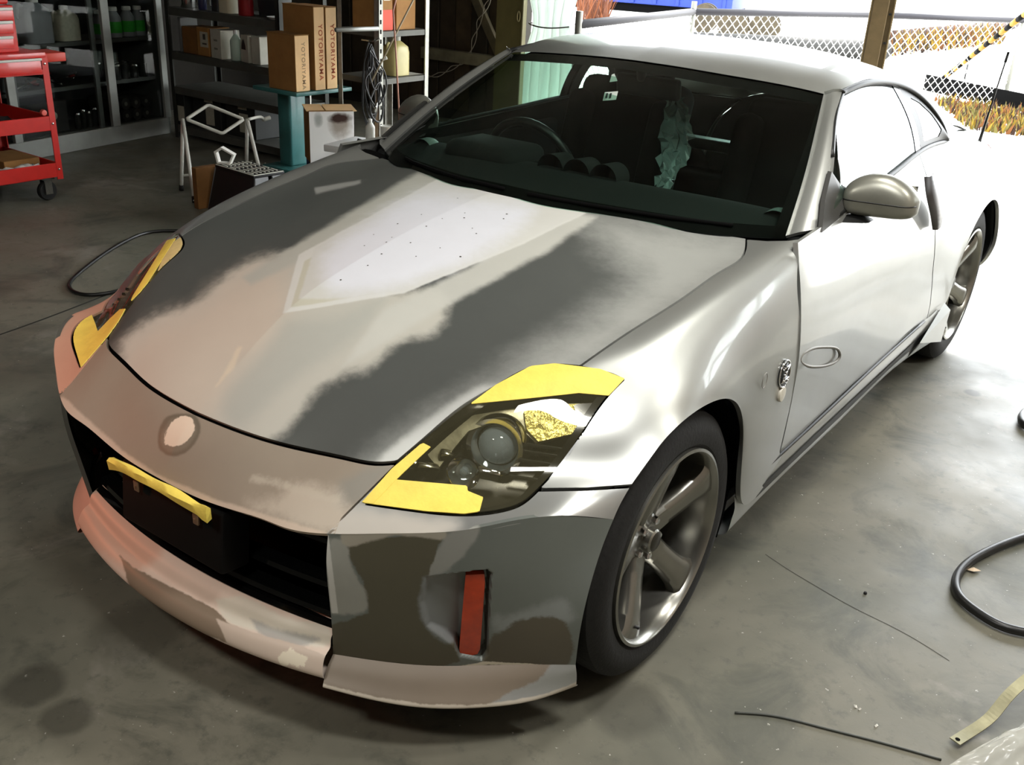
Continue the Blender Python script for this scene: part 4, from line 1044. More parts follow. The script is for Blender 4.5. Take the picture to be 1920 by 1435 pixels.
# ================================================================== THE PLACE
def floor_mat():
    m = bpy.data.materials.new('floor_concrete'); m.use_nodes = True; MATS['floor_concrete'] = m; n = m.node_tree; b = n.nodes['Principled BSDF']; L = n.links.new
    tc = n.nodes.new('ShaderNodeTexCoord')
    def noise(sc, det=6, rough=.6, dist=0.):
        t = n.nodes.new('ShaderNodeTexNoise'); t.inputs['Scale'].default_value = sc; t.inputs['Detail'].default_value = det; t.inputs['Roughness'].default_value = rough; t.inputs['Distortion'].default_value = dist
        L(tc.outputs['Object'], t.inputs['Vector']); return t.outputs[0]
    def rng(v, a, c, lo=0., hi=1.):
        r = n.nodes.new('ShaderNodeMapRange'); r.inputs[1].default_value = a; r.inputs[2].default_value = c; r.inputs[3].default_value = lo; r.inputs[4].default_value = hi; L(v, r.inputs[0]); return r.outputs[0]
    def mix(f, a, c):
        q = n.nodes.new('ShaderNodeMix'); q.data_type = 'RGBA'; L(f, q.inputs[0])
        for i, v in ((6, a), (7, c)):
            if isinstance(v, tuple): q.inputs[i].default_value = v
            else: L(v, q.inputs[i])
        return q.outputs[2]
    c = mix(rng(noise(.9, 5, .6, .4), .35, .65), S(88, 88, 77), S(124, 120, 106))
    c = mix(rng(noise(3.1, 7, .65, .8), .52, .75), c, S(64, 66, 58))
    c = mix(rng(noise(1.7, 6, .6, .3), .60, .72), c, S(146, 140, 130))
    c = mix(rng(noise(22, 5, .7), .55, .8), c, S(80, 80, 72))
    c = mix(rng(noise(60, 3, .6), .70, .74), c, S(190, 188, 178))
    c = mix(rng(noise(7, 4, .7), .72, .80), c, S(60, 62, 54))
    sx = n.nodes.new('ShaderNodeSeparateXYZ'); L(tc.outputs['Object'], sx.inputs[0]); nz = noise(9, 5, .65)
    def mth(op, a, d):
        q = n.nodes.new('ShaderNodeMath'); q.operation = op
        for i, v in enumerate((a, d)):
            if isinstance(v, (int, float)): q.inputs[i].default_value = v
            else: L(v, q.inputs[i])
        return q.outputs[0]
    for (px, py, r, amt) in ((60, 1285, .075, .55), (125, 1345, .06, .5), (1824, 737, .035, .7), (260, 1180, .12, .3), (1505, 885, .05, .25), (1180, 1330, .10, .4)):
        q = P(px, py, z=0); dx = mth('DIVIDE', mth('SUBTRACT', sx.outputs[0], float(q[0]+1.55)), r); dy = mth('DIVIDE', mth('SUBTRACT', sx.outputs[1], float(q[1]+.1)), r)
        d2 = mth('ADD', mth('ADD', mth('MULTIPLY', dx, dx), mth('MULTIPLY', dy, dy)), mth('MULTIPLY', mth('SUBTRACT', nz, .5), 1.2))
        c = mix(rng(d2, 1.2, .5, 0., amt), c, S(40, 38, 32))
    L(c, b.inputs['Base Color']); L(rng(noise(2.2, 5), .3, .7, .34, .6), b.inputs['Roughness'])
    bp = n.nodes.new('ShaderNodeBump'); bp.inputs['Strength'].default_value = .12; bp.inputs['Distance'].default_value = .003; L(noise(35, 6, .7), bp.inputs['Height']); L(bp.outputs[0], b.inputs['Normal'])
    return m
floor_mat()
mat('yard_concrete', S(205, 203, 198), .8, noise=.06, scale=1.2)
mat('wall_paint', S(92, 88, 78), .9, noise=.15, scale=3)
mat('plank_wood', S(70, 56, 40), .8, noise=.3, scale=6)
mat('joint_dark', S(48, 48, 43), .9)
floor = box('floor', (-1.55, -.1, -.05), (9.9, 11.4, .1), 'floor_concrete'); tag(floor, kind='structure')
yard = box('yard_ground', (-5, 35.65, -.055), (90, 60.3, .1), 'yard_concrete'); tag(yard, kind='structure')
yard2 = None
def strip_on_floor(name, pts, w, m, parent, z=.0006):
    p = spl([np.array(q, float) for q in pts], 30) if len(pts) > 2 else np.array(pts, float)
    t = np.gradient(p, axis=0); t /= np.linalg.norm(t, axis=1)[:, None]; nn = np.stack([-t[:, 1], t[:, 0], 0*t[:, 0]], -1)
    V = np.vstack([p+nn*w/2+[0, 0, z], p-nn*w/2+[0, 0, z]]); k = len(p); F = [(i, i+1, k+i+1, k+i) for i in range(k-1)]
    o = mesh_obj(name, V, F, m, parent, False)
    if parent is floor: o.location = (1.55, .1, .05)
    return o
strip_on_floor('floor_joint', [(-2.16,-.8,0),(-2.224,.026,0),(-2.275,.29,0),(-2.346,.581,0),(-2.6,1.6,0),(-2.9,2.9,0)], .012, 'joint_dark', floor)
crk = [P(1435,1040, z=0), P(1480,1070, z=0), P(1530,1100, z=0), P(1600,1140, z=0), P(1690,1185, z=0), P(1780,1240, z=0)]
strip_on_floor('floor_crack', crk, .0022, 'joint_dark', floor)
# walls and ceiling
wl_ = box('wall_left', (-6.35, -.1, 1.6), (.1, 11.5, 3.4), mat('wall_left_dark', S(46, 43, 38), .9, noise=.15, scale=3)); tag(wl_, kind='structure')  # plain dark wall colour
XR, WY0, WY1, WZ0, WZ1 = 3.25, 3.25, 4.10, 1.10, 2.10
mat('wall_warm', S(150, 138, 126), .9, noise=.12, scale=3)
bm = bmesh.new(); add_box(bm, (0, (-5.8+WY0)/2, 1.6), (.1, WY0+5.8, 3.4)); add_box(bm, (0, (WY1+YO+.05)/2, 1.6), (.1, YO+.05-WY1, 3.4)); add_box(bm, (0, (WY0+WY1)/2, (WZ0-.1)/2), (.1, WY1-WY0, WZ0+.1)); add_box(bm, (0, (WY0+WY1)/2, (WZ1+3.3)/2), (.1, WY1-WY0, 3.3-WZ1))
wr_ = bm_obj('wall_right', bm, 'wall_warm'); wr_.location = (XR, 0, 0); tag(wr_, kind='structure')
w1 = empty('added_window_1', (XR, (WY0+WY1)/2, (WZ0+WZ1)/2)); tag(w1, kind='structure'); ww, wh = WY1-WY0, WZ1-WZ0  # unseen window, added to give the front wing its bright reflection
for nm, c, sz in (('frame_bar', (0, 0, wh/2-.02), (.06, ww, .04)), ('frame_bar', (0, 0, -wh/2+.02), (.06, ww, .04)), ('frame_bar', (0, ww/2-.02, 0), (.06, .04, wh)), ('frame_bar', (0, -ww/2+.02, 0), (.06, .04, wh)), ('frame_bar', (0, 0, 0), (.05, .04, wh))): box(nm, c, sz, mat('frame_alu', S(150, 150, 146), .5, .4), w1)
for sy in (-1, 1): box('pane', (0, sy*ww/4, 0), (.005, ww/2-.05, wh-.07), mat('pane_glass', (.95, .97, .96, 1), .0, trans=1., ior=1.0, spec=.2), w1)
wf_ = box('wall_front', (-1.55, -5.85, 1.6), (9.9, .1, 3.4), 'wall_paint'); tag(wf_, kind='structure')
ce_ = box('ceiling', (-1.55, -.1, 3.35), (9.9, 11.6, .1), 'wall_paint'); tag(ce_, kind='structure')
XL = P(987, 40, y=YO)[0]; WX = (-6.3+XL)/2
wb_ = box('wall_back', (WX, YO+.04, 1.6), (XL+6.3, .08, 3.4), mat('wall_dark', S(40, 36, 30), .9)); tag(wb_, kind='structure')
wb2 = box('wall_back_right', (2.93, YO+.04, 1.6), (.74, .08, 3.4), 'wall_warm'); tag(wb2, kind='structure')
li_ = box('trim_1', ((XL+2.56)/2, YO+.04, 3.15), (2.56-XL, .12, .3), 'wall_paint'); tag(li_, kind='structure')
for i in range(int((XL+6.3)/.19)):
    x = -6.2+i*.19
    o = box('plank', (x-WX, -.055-.006*(i % 3), .05), (.178, .026, 3.1), mat('plank_%d' % (i % 3), S(*[(54,43,30),(64,51,35),(44,37,27)][i % 3]), .85, noise=.3, scale=5), wb_, bev=.004, seg=1)
a, b_ = P(795, 96, y=YO-.08), P(930, 118, y=YO-.08); wl0 = np.array([WX, YO+.04, 1.6])
box('wall_ledge', tuple((a+b_)/2-wl0), (abs(b_[0]-a[0]), .10, .10), mat('ledge', S(110, 104, 84), .8, noise=.2, scale=10), wb_, bev=.005)
a, b_ = P(880, -30, y=YO-.1), P(942, 115, y=YO-.1); dd = b_-a
box('wall_brace', tuple((a+b_)/2-wl0), (.08, .04, float(np.linalg.norm(dd))), mat('brace_wood', S(84, 76, 58), .8, noise=.2, scale=8), wb_, rot=(0, math.atan2(-dd[0], -dd[2])+PI, 0), bev=.004)
# posts of the opening
def olive_post():
    a = P(1643, 60, y=YO); x0 = a[0]; k_ = 1.22
    w = empty('steel_post', (x0, YO+.04, 0), math.radians(18), 'olive-brown steel post standing in the middle of the open front', 'post')
    m = mat('post_paint', S(150, 130, 92), .6, noise=.12, scale=12, bump=.1)
    bm = bmesh.new(); add_box(bm, (0, 0, 1.6), (.125, .008, 3.2)); add_box(bm, (-.062, 0, 1.6), (.010, .10, 3.2), bev=.002); add_box(bm, (.062, 0, 1.6), (.010, .10, 3.2), bev=.002)
    bm_obj('beam', bm, m, w)
    bm = bmesh.new(); add_box(bm, (0, 0, .01), (.24, .22, .02), bev=.003); bm_obj('base_plate', bm, m, w)
    bm = bmesh.new(); add_box(bm, (-.012, -.035, 1.6), (.085, .05, 3.2), bev=.003); bm_obj('cover_channel', bm, mat('post_cover', S(132, 112, 78), .6, noise=.12, scale=10), w)
    for z in (1.06, 1.25, 1.5): 
        o = lathe_obj('bolt', [(0,-.008),(.008,-.008),(.009,0)], 'black_trim', w, (.045, -.052, z), 8, 'y')
olive_post()
bpy.data.objects['steel_post'].scale = (1.22, 1.22, 1)
# ---- curtain bundle
CY_ = YO-.10; cx0, cx1 = P(985,40, y=CY_)[0], P(1088,40, y=CY_)[0]
ztie = P(1030, 48, y=CY_)[2]; cm = mat('vinyl_curtain', S(214, 220, 216), .45, noise=.05, scale=6)
V, F = [], []
nz, nn_ = 44, 90; cc = (cx0+cx1)/2; hw0 = (cx1-cx0)/2
for i in range(nz):
    z = 3.15*i/(nz-1)
    g = 1-.30*math.exp(-((z-ztie)/.20)**2)
    for j in range(nn_):
        u = j/(nn_-1)*2-1
        fold = math.sin(u*17+.6*math.sin(z*2.2)+z*.4)*.030+math.sin(u*41+z)*.008
        V.append((cc+u*hw0*g+(.02*math.sin(z*1.3)), CY_-.03+fold*g-.04*math.cos(u*PI/2), z+.01))
F = [tuple(f) for f in grid_faces(nz, nn_)]
_n = cm.node_tree; _b = _n.nodes['Principled BSDF']; _t = _n.nodes.new('ShaderNodeBsdfTranslucent'); _t.inputs[0].default_value = S(225, 232, 228); _m = _n.nodes.new('ShaderNodeMixShader'); _m.inputs[0].default_value = .45
_n.links.new(_b.outputs[0], _m.inputs[1]); _n.links.new(_t.outputs[0], _m.inputs[2]); _n.links.new(_m.outputs[0], _n.nodes['Material Output'].inputs[0])
cur = empty('strip_curtain', (0, 0, 0), 0, 'gathered white vinyl curtain at the edge of the opening', 'curtain')
o = mesh_obj('curtain_sheet', V, F, cm, cur); md = o.modifiers.new('s', 'SOLIDIFY'); md.thickness = .004
tube('tie_rope', [(cc+.20*math.cos(a), CY_-.045+.08*math.sin(a), ztie+.01*math.cos(2*a)) for a in np.linspace(0, 2*PI, 28)[:-1]], .006, mat('rope_dark', S(60, 58, 52), .9), cur, 6, closed=True)
# ---- olive door board with a ring
BY_ = YO-.30; x0, x1 = P(932,50, y=BY_)[0], P(984,50, y=BY_)[0]; zr = P(972, 30, y=BY_)[2]
bd = empty('sliding_board', ((x0+x1)/2, BY_, 0), 0, 'tall olive-green board beside the white curtain', 'board')
bm = bmesh.new(); add_box(bm, (0, 0, 1.55), (x1-x0, .035, 3.1), bev=.004); bm_obj('board_panel', bm, mat('olive_board', S(96, 88, 52), .8, noise=.15, scale=5), bd)
tube('ring', [(.10+.014*math.cos(a), -.032, zr+.04*math.sin(a)) for a in np.linspace(0, 2*PI, 16)[:-1]], .005, mat('ring_pale', S(180, 170, 130), .5, .5), bd, 6, closed=True)
bm = bmesh.new(); add_box(bm, ((x1-x0)/2-.004, -.008, 1.55), (.010, .05, 3.1)); bm_obj('edge_strip', bm, mat('edge_pale', S(168, 160, 130), .6), bd)

# ---- glass-fronted cabinet on the left
steel = mat('cab_alu', S(150, 152, 146), .45, .5, noise=.08, scale=6); steel_d = mat('cab_grey', S(84, 86, 82), .55, .3, noise=.1, scale=6); dark_in = mat('cab_dark', S(26, 27, 26), .8)
cab = empty('glass_cabinet', (-4.97, .80, 0), math.radians(100.3), 'grey metal cabinet with sliding glass doors and bottles inside', 'cabinet')
def cpart(name, c, s, m, bev=.003): 
    o = box(name, c, s, m, cab, bev=bev, seg=1); return o
CW, CD = 2.42, .46
cpart('plinth', (CW/2, .012, .065), (CW, .024, .13), steel)
cpart('back_panel', (CW/2, CD-.01, 1.1), (CW, .02, 2.2), dark_in); cpart('floor_shelf', (CW/2, CD/2+.02, .12), (CW-.05, CD-.08, .02), steel_d)
cpart('end_panel', (.012, CD/2, 1.1), (.024, CD, 2.2), steel_d); cpart('end_panel', (CW-.012, CD/2, 1.1), (.024, CD, 2.2), steel_d); cpart('top_panel', (CW/2, CD/2, 2.2), (CW, CD, .03), steel_d)
for z in (.43, .735, 1.08, 1.5): cpart('shelf', (CW/2, CD/2+.04, z), (CW-.05, CD-.12, .032), steel_d)
for x, w_ in ((.03, .05), (.97, .065), (1.845, .075), (2.385, .06)): cpart('door_stile', (x, -.004, 1.14), (w_, .028, 2.02), steel)
for x in (1.74, 1.02): cpart('inner_stile', (x, .026, 1.14), (.045, .02, 2.02), steel_d)
for x0, x1 in ((.06, .93), (1.0, 1.80), (1.885, 2.355)): cpart('glass_door', ((x0+x1)/2, .004, 1.14), (x1-x0, .004, 2.0), 'cabinet_glass', 0)
def cab_at(lx, ly, z):
    a = math.radians(100.3); return (-4.97+lx*math.cos(a)-ly*math.sin(a), .80+lx*math.sin(a)+ly*math.cos(a), z)
# ---- containers
def tin(name, loc, r, h, m, label, cat='can', group=None, lid=None, rz=0.):
    o = empty(name, loc, rz, label, cat, group)
    lathe_obj('body', [(r*.97,0),(r,.004),(r,h-.006),(r*1.03,h-.004),(r*1.03,h),(r*.95,h),(r*.93,h-.006),(0,h-.006)], m, o, n=28)
    if lid: lathe_obj('lid', [(r*1.0,h-.002),(r*1.0,h+.012),(r*.9,h+.016),(0,h+.016)], lid, o, n=28)
    return o
def bottle(name, loc, r, h, m, label, cap_m, cat='bottle', group=None, lab=None, neck=.35, rz=0.):
    o = empty(name, loc, rz, label, cat, group); hb = h*.66
    lathe_obj('body', [(r*.9,0),(r,.006),(r,hb*.95),(r*.9,hb*1.04),(r*neck,h*.86),(r*neck,h*.92)], m, o, n=24)
    lathe_obj('cap', [(r*neck*1.25,h*.87),(r*neck*1.25,h*.97),(r*neck*1.1,h),(0,h)], cap_m, o, n=18)
    if lab: lathe_obj('paper_label', [(r*1.01,hb*.25),(r*1.015,hb*.27),(r*1.015,hb*.78),(r*1.01,hb*.8)], lab, o, n=24, cap=False)
    return o
def carton(name, c, s, rz, m, label, cat='box', group=None, flaps=True, tapem=None):
    """c = base centre"""
    o = empty(name, c, rz, label, cat, group); w, d, h = s
    bm = bmesh.new(); add_box(bm, (0, 0, h/2), (w, d, h), bev=.003, seg=1); bm_obj('body', bm, m, o)
    if flaps:
        for sg in (-1, 1):
            bm = bmesh.new(); add_box(bm, (0, sg*d*.245, h+.002), (w*.995, d*.485, .004), (sg*.012, 0, 0)); bm_obj('flap', bm, m, o)
    if tapem:
        bm = bmesh.new(); add_box(bm, (0, 0, h+.0055), (w*1.002, .05, .001)); bm_obj('tape_strip', bm, tapem, o)
    return o
mat('plastic_milk', S(120, 124, 126), .5, noise=.06, scale=10); mat('plastic_white', S(196, 196, 188), .5); mat('cap_white', S(205, 205, 200), .5); mat('orange_liquid', S(150, 84, 26), .3); mat('label_pale', S(170, 168, 150), .7, noise=.1, scale=40); mat('green_label', S(36, 150, 30), .6, noise=.15, scale=20); mat('glass_dark', S(40, 42, 40), .08, coat=.5); mat('metal_bright', S(190, 190, 186), .2, 1.); mat('cardboard', S(150, 108, 58), .85, noise=.1, scale=12); mat('cardboard_dark', S(116, 78, 36), .85, noise=.12, scale=12); mat('cardboard_pale_lit', S(250, 212, 160), .85, noise=.05, scale=10); mat('print_red', S(190, 96, 62), .8); mat('print_faded', S(176, 146, 112), .8); mat('paper_white', S(224, 222, 214), .8)
# big jug with a handle
def jug(loc, rz, w, d, h, m, label, name='plastic_jug', group=None, capm='cap_white'):
    o = empty(name, loc, rz, label, 'jug', group)
    prof = [(.0, 1), (.62, 1.), (.76, .9), (.88, .5), (.93, .26), (.95, .22)]
    V, F = [], []; n = 28; k = len(prof)+1
    rows = [(0, .96), (.01, 1)]+[(a, b) for a, b in prof[1:]]
    for (t, q) in rows:
        for i in range(n):
            a = 2*PI*i/n; c_, s_ = math.cos(a), math.sin(a); p = .45 if q > .8 else .8
            V.append((w/2*q*math.copysign(abs(c_)**p, c_)+(1-q)*w*.06, d/2*q*math.copysign(abs(s_)**p, s_), h*t*.98))
    for r in range(len(rows)-1):
        for i in range(n): i2 = (i+1) % n; F.append((r*n+i, r*n+i2, (r+1)*n+i2, (r+1)*n+i))
    F += [tuple(range(n))[::-1], tuple((len(rows)-1)*n+i for i in range(n))]
    mesh_obj('body', V, F, m, o, True, 40)
    lathe_obj('cap', [(w*.17,h*.90),(w*.17,h*1.0),(w*.15,h*1.01),(0,h*1.01)], capm, o, (w*.05, 0, 0), 20)
    tube('handle', [(-w*.30, 0, h*.80), (-w*.44, 0, h*.84), (-w*.50, 0, h*.72), (-w*.48, 0, h*.55)], w*.055, m, o, 8, 14)
    return o
ca = math.radians(100.3)
ZS = .752
jug(cab_at(1.36, .16, ZS), ca, .24, .16, .30, 'plastic_milk', 'large translucent jug behind the cabinet glass', group=None)
jug(cab_at(1.64, .18, ZS), ca, .19, .15, .235, 'label_pale', 'pale yellowish jug right of the large translucent jug', group=None)
bottle('spray_bottle', cab_at(1.145, .12, ZS), .032, .20, 'orange_liquid', 'small bottle of orange liquid beside the red tool chest', 'label_pale', lab='label_pale')
for i, (lx, r, h) in enumerate(((1.93, .052, .20), (2.06, .06, .22), (2.20, .055, .22), (2.31, .05, .22))):
    bottle('detergent_bottle', cab_at(lx, .14, ZS), r, h, 'plastic_milk', ['leftmost', 'second from left', 'third from left', 'rightmost'][i]+' of the green-labelled bottles behind the right cabinet door', 'cap_white', group='green-labelled bottles', lab='green_label', neck=.5)
for i in range(9):
    tin('glass_jar', cab_at(1.93+(i % 5)*.09, .12+.10*(i//5), .447), .036, .09+.012*(i % 3), 'glass_dark', 'small dark jar on the middle right shelf of the cabinet', 'jar', 'dark jars', 'metal_bright' if i % 2 else None)
for i in range(8):
    lathe_obj_ = empty('dark_roll', cab_at(1.93+(i % 4)*.105, .19, .131+.0905*(i//4)+.045), ca, 'dark roll lying on the lowest cabinet shelf', 'roll', 'dark rolls')
    lathe_obj('roll_body', [(.018,-.12),(.045,-.12),(.045,.12),(.018,.12)], mat('roll_dark', S(46, 44, 42), .6), lathe_obj_, n=20, axis='y'); lathe_obj('roll_core', [(0,-.121),(.016,-.121),(.017,-.10)], mat('core_grey', S(110, 108, 100), .7), lathe_obj_, n=14, axis='y')
# tools heaped on the middle shelf
rs = np.random.RandomState(11)
for i in range(12):
    c = np.array(cab_at(1.13+.045*i+rs.uniform(-.01, .01), rs.uniform(.11, .26), .466+.016*(i % 4))); a = rs.uniform(0, PI); l = rs.uniform(.05, .09); dv = np.array([math.cos(a), math.sin(a), rs.uniform(-.05, .35)])
    o = empty('hand_tool', tuple(c), 0, ['black-handled', 'red-handled', 'grey-handled'][i % 3]+' metal tool heaped on the middle cabinet shelf', 'tool', ['black-handled tools', 'red-handled tools', 'grey-handled tools'][i % 3])
    tube('shaft', [dv*-l, dv*l*.4], .0045, 'metal_bright', o, 6); tube('grip', [dv*l*.35, dv*l], .009, mat('grip_%d' % (i % 3), S(*[(30,30,30),(120,30,24),(60,64,60)][i % 3]), .6), o, 8)
for i in range(4): tin('paint_tin', cab_at(.84+.07*i, .16, .447), .03, .09, 'plastic_milk', 'small grey tin behind the red cart post', 'tin', 'small grey tins')
o = carton('machine_case', cab_at(1.30, .24, .131), (.42, .26, .22), ca, mat('case_dark', S(34, 33, 30), .7), 'dark machine case on the cabinet floor', 'case', flaps=False)
lathe_obj('dial', [(0,-.012),(.028,-.012),(.032,0)], 'label_pale', o, (.08, -.13, .12), 20, 'y')
for i in range(4): tin('jar_small', cab_at(1.60+.055*i, .12, .131), .024, .10+.02*(i % 2), 'glass_dark', 'little jar with a shiny cap at the cabinet floor', 'jar', 'little capped jars', 'metal_bright')

# ---- red tool cart and chest
red = mat('cart_red', S(196, 34, 26), .35, coat=.4, noise=.06, scale=12); reds = mat('cart_red_dark', S(120, 16, 14), .45, noise=.1, scale=12)
cart = empty('tool_cart', (-4.02, 1.39, 0), 0, 'red three-tier tool cart on black castors', 'cart')
CX, CY = -.62, -.62
def tray(z, h, name='tray'):
    t = .012
    bm = bmesh.new(); add_box(bm, (CX/2, CY/2, z+.004), (-CX, -CY, .008)); bm_obj(name, bm, reds, cart)
    for c, s in (((0, CY/2, z+h/2), (t, -CY, h)), ((CX, CY/2, z+h/2), (t, -CY, h)), ((CX/2, 0, z+h/2), (-CX, t, h)), ((CX/2, CY, z+h/2), (-CX, t, h))):
        box('tray_side', c, s, red, cart, bev=.003, seg=1)
tray(.145, .085); tray(.42, .085); 
for x in (0, CX):
    for y in (0, CY):
        bm = bmesh.new(); add_box(bm, (x+.003*(1 if x == 0 else -1), y, .49), (.008, .036, .72)); add_box(bm, (x-.014*(1 if x == 0 else -1), y+.018*(1 if y == 0 else -1), .49), (.034, .006, .72)); bm_obj('post', bm, red, cart)
        for z in (.19, .46, .80): lathe_obj('bolt', [(0,.006),(.006,.004),(.008,0)], 'metal_bright', cart, (x+.008, y-.004, z), 10, 'x')
tray(.74, .03)
box('drawer', (.006, CY/2, .785), (.012, -CY-.05, .075), red, cart, bev=.004); box('drawer_rail', (.014, CY/2, .826), (.014, -CY-.04, .014), 'plastic_white', cart, bev=.004)
box('top_shelf', (CX/2, CY/2, .848), (-CX+.02, -CY+.02, .03), red, cart, bev=.004)
box('side_tray', (-.10, .075, .83), (.20, .13, .05), mat('cart_tray', S(198, 62, 46), .45), cart, bev=.006)
lathe_obj('knob', [(0,.02),(.016,.018),(.018,.0),(.01,-.01)], mat('knob_pink', S(214, 92, 80), .4), cart, (.008, -.055, .53), 20, 'x')
for x in (-.06, CX+.06):
    for y in (-.06, CY+.06):
        cs = empty('castor', (x, y, 0)); cs.parent = cart
        lathe_obj('castor_wheel', [(.012,-.018),(.052,-.018),(.058,-.010),(.058,.010),(.052,.018),(.012,.018)], 'rubber', cs, (0, 0, .058), 28, 'x', closed=True)
        bm = bmesh.new(); add_box(bm, (.026, 0, .085), (.004, .045, .09)); add_box(bm, (-.026, 0, .085), (.004, .045, .09)); add_box(bm, (0, 0, .134), (.075, .075, .008)); bm_obj('castor_fork', bm, 'alloy', cs)
chest = empty('tool_chest', (-4.06, 1.28, .864), 0, 'red tool chest with white-edged drawers on top of the cart', 'tool chest')
bm = bmesh.new(); add_box(bm, (-.17, -.28, .125), (.32, .56, .25), bev=.005); bm_obj('body', bm, red, chest)
for k, z in enumerate((.055, .135, .205)):
    d = box('drawer', (-.004, -.28, z), (.014, .54-.02*(2-k), .066), red, chest, bev=.004)
    box('drawer_edge', (.014, 0, .028), (.016, .53-.02*(2-k), .016), 'plastic_white', d, bev=.004)
bm = bmesh.new(); add_box(bm, (-.17, -.29, .30), (.32, .54, .09), bev=.012); bm_obj('lid', bm, red, chest)
bm = bmesh.new(); add_box(bm, (-.004, -.11, .285), (.008, .03, .07), bev=.003); add_box(bm, (.004, -.105, .265), (.012, .022, .022), bev=.003); bm_obj('latch', bm, 'chrome', chest)
# things in the cart trays
carton('parts_box', (-4.30, 1.24, .155), (.30, .22, .09), 0, 'cardboard', 'open cardboard box lying in the bottom tray of the red cart', 'box', flaps=False)
tin('metal_can', (-4.40, .98, .155), .05, .17, 'metal_bright', 'bright metal can in the bottom tray of the red cart')
V = [(0,0,0),(.10,0,.004),(.13,-.30,.006),(0,-.34,.0),(.05,-.15,.03),(-.05,-.12,.01)]
pp = empty('paper_sheet', (-4.02, 1.34, .150), 0, 'crumpled white sheet in the bottom tray of the red cart', 'paper')
G = np.array([[( -.02-.08*i/5, -.05-.42*j/11, .05+.022*math.sin(i*1.7+j*.9)+.012*rs.uniform(-1, 1)) for j in range(12)] for i in range(6)]); o = mesh_obj('sheet', G.reshape(-1, 3), grid_faces(6, 12), 'paper_white', pp); o.modifiers.new('s', 'SOLIDIFY').thickness = .002
pa = empty('folded_rag', (-4.30, 1.18, .430), 0, 'dark rag lying in the middle tray of the red cart', 'rag')
G = np.array([[(-.12+.05*i, -.14+.045*j, .018+.012*math.sin(i*2.1+j)+.006*rs.uniform(-1, 1)) for j in range(7)] for i in range(5)]); o = mesh_obj('cloth', G.reshape(-1, 3), grid_faces(5, 7), mat('rag_dark', S(40, 38, 40), .9), pa); o.modifiers.new('s', 'SOLIDIFY').thickness = .004
# ---- steel racks in the corner
rk = mat('rack_grey', S(86, 86, 80), .6, .3, noise=.12, scale=8); rkd = mat('rack_dark', S(52, 53, 48), .6, .3, noise=.15, scale=8); perf = mat('rack_angle', S(150, 150, 142), .5, .5, noise=.15, scale=25)
def rack(name, x0, x1, y0, y1, zs, label, m, pm, h=1.75, lip=.035):
    r = empty(name, ((x0+x1)/2, (y0+y1)/2, 0), 0, label, 'rack'); w, d = x1-x0, y1-y0
    for sx in (-1, 1):
        for sy in (-1, 1):
            bm = bmesh.new(); add_box(bm, (sx*(w/2-.002), sy*(d/2-.02), h/2), (.004, .04, h)); add_box(bm, (sx*(w/2-.02), sy*(d/2-.002), h/2), (.04, .004, h))
            p = bm_obj('upright', bm, pm, r)
            for k in range(int(h/.06)):
                if .3 < .04+k*.06 < 1.4: box('slot', (sx*(w/2+.0005), sy*(d/2-.02), .04+k*.06), (.001, .012, .026), 'black_void', p) if sx > 0 and sy < 0 and x1 > -3.4 else None
    for z in zs:
        bm = bmesh.new(); add_box(bm, (0, 0, z-.002), (w-.01, d-.01, .004))
        for sy in (-1, 1): add_box(bm, (0, sy*(d/2-.006), z-lip/2), (w-.01, .004, lip))
        for sx in (-1, 1): add_box(bm, (sx*(w/2-.006), 0, z-lip/2), (.004, d-.01, lip))
        bm_obj('shelf', bm, m, r)
    return r
rack('shelf_rack', -5.24, -3.95, 3.10, 3.56, (.10, .40, .66, .985, 1.40), 'dark steel shelf rack in the corner holding bottles and boxes', rk, rkd, lip=.055)
rack('shelf_rack', -3.40, -3.02, 3.12, 3.62, (.12, .70, 1.0, 1.45), 'slotted-angle rack with the hanging black cable loops', rk, perf)
# top shelf of the corner rack
Z1 = .987
tin('paint_tin', (-5.10, 3.22, Z1), .06, .12, 'metal_bright', 'shiny round tin at the left end of the top rack shelf', 'tin')
bottle('blue_bottle', (-4.91, 3.20, Z1), .032, .16, mat('bottle_blue', S(52, 54, 84), .3), 'dark blue bottle on the top rack shelf', 'black_trim')
tin('dark_tin', (-4.78, 3.24, Z1), .045, .10, mat('tin_dark', S(70, 70, 72), .4, .5), 'grey tin between the blue bottle and the cream jug', 'tin', lid='cap_white')
jug((-4.60, 3.20, Z1), 0, .14, .11, .20, mat('jug_cream', S(196, 190, 164), .5, noise=.05, scale=8), 'cream plastic jug on the top rack shelf', 'cream_jug')
tin('red_can', (-4.40, 3.19, Z1), .055, .20, mat('can_red', S(130, 24, 28), .35, coat=.3), 'dark red can beside the cream jug', 'can')
pb = empty('plastic_bin', (-4.25, 3.33, Z1), .1, 'black open bin at the right end of the top rack shelf', 'bin')
bm = bmesh.new()
for sx in (-1, 1): add_box(bm, (sx*.08, 0, .09), (.006, .16, .18), (0, sx*.12, 0))
for sy in (-1, 1): add_box(bm, (0, sy*.08, .09), (.17, .006, .18), (-sy*.12, 0, 0))
add_box(bm, (0, 0, .004), (.15, .15, .008)); bm_obj('bin_wall', bm, mat('bin_black', S(44, 46, 48), .35), pb)
tube('bin_rim', [(.095,.095,.18),(-.095,.095,.18),(-.095,-.095,.18),(.095,-.095,.18)], .006, mat('rim_grey', S(120, 122, 122), .4), pb, 6, closed=True)
lathe_obj('plate', [(0,.004),(.07,.005),(.09,.018),(.094,.018),(.075,0),(0,0)], mat('plate_white', S(200, 200, 196), .3), tag(empty('dish', (-4.055, 3.205, Z1)), 'shallow white dish with a dark rim in front of the bin', 'dish'), n=32)
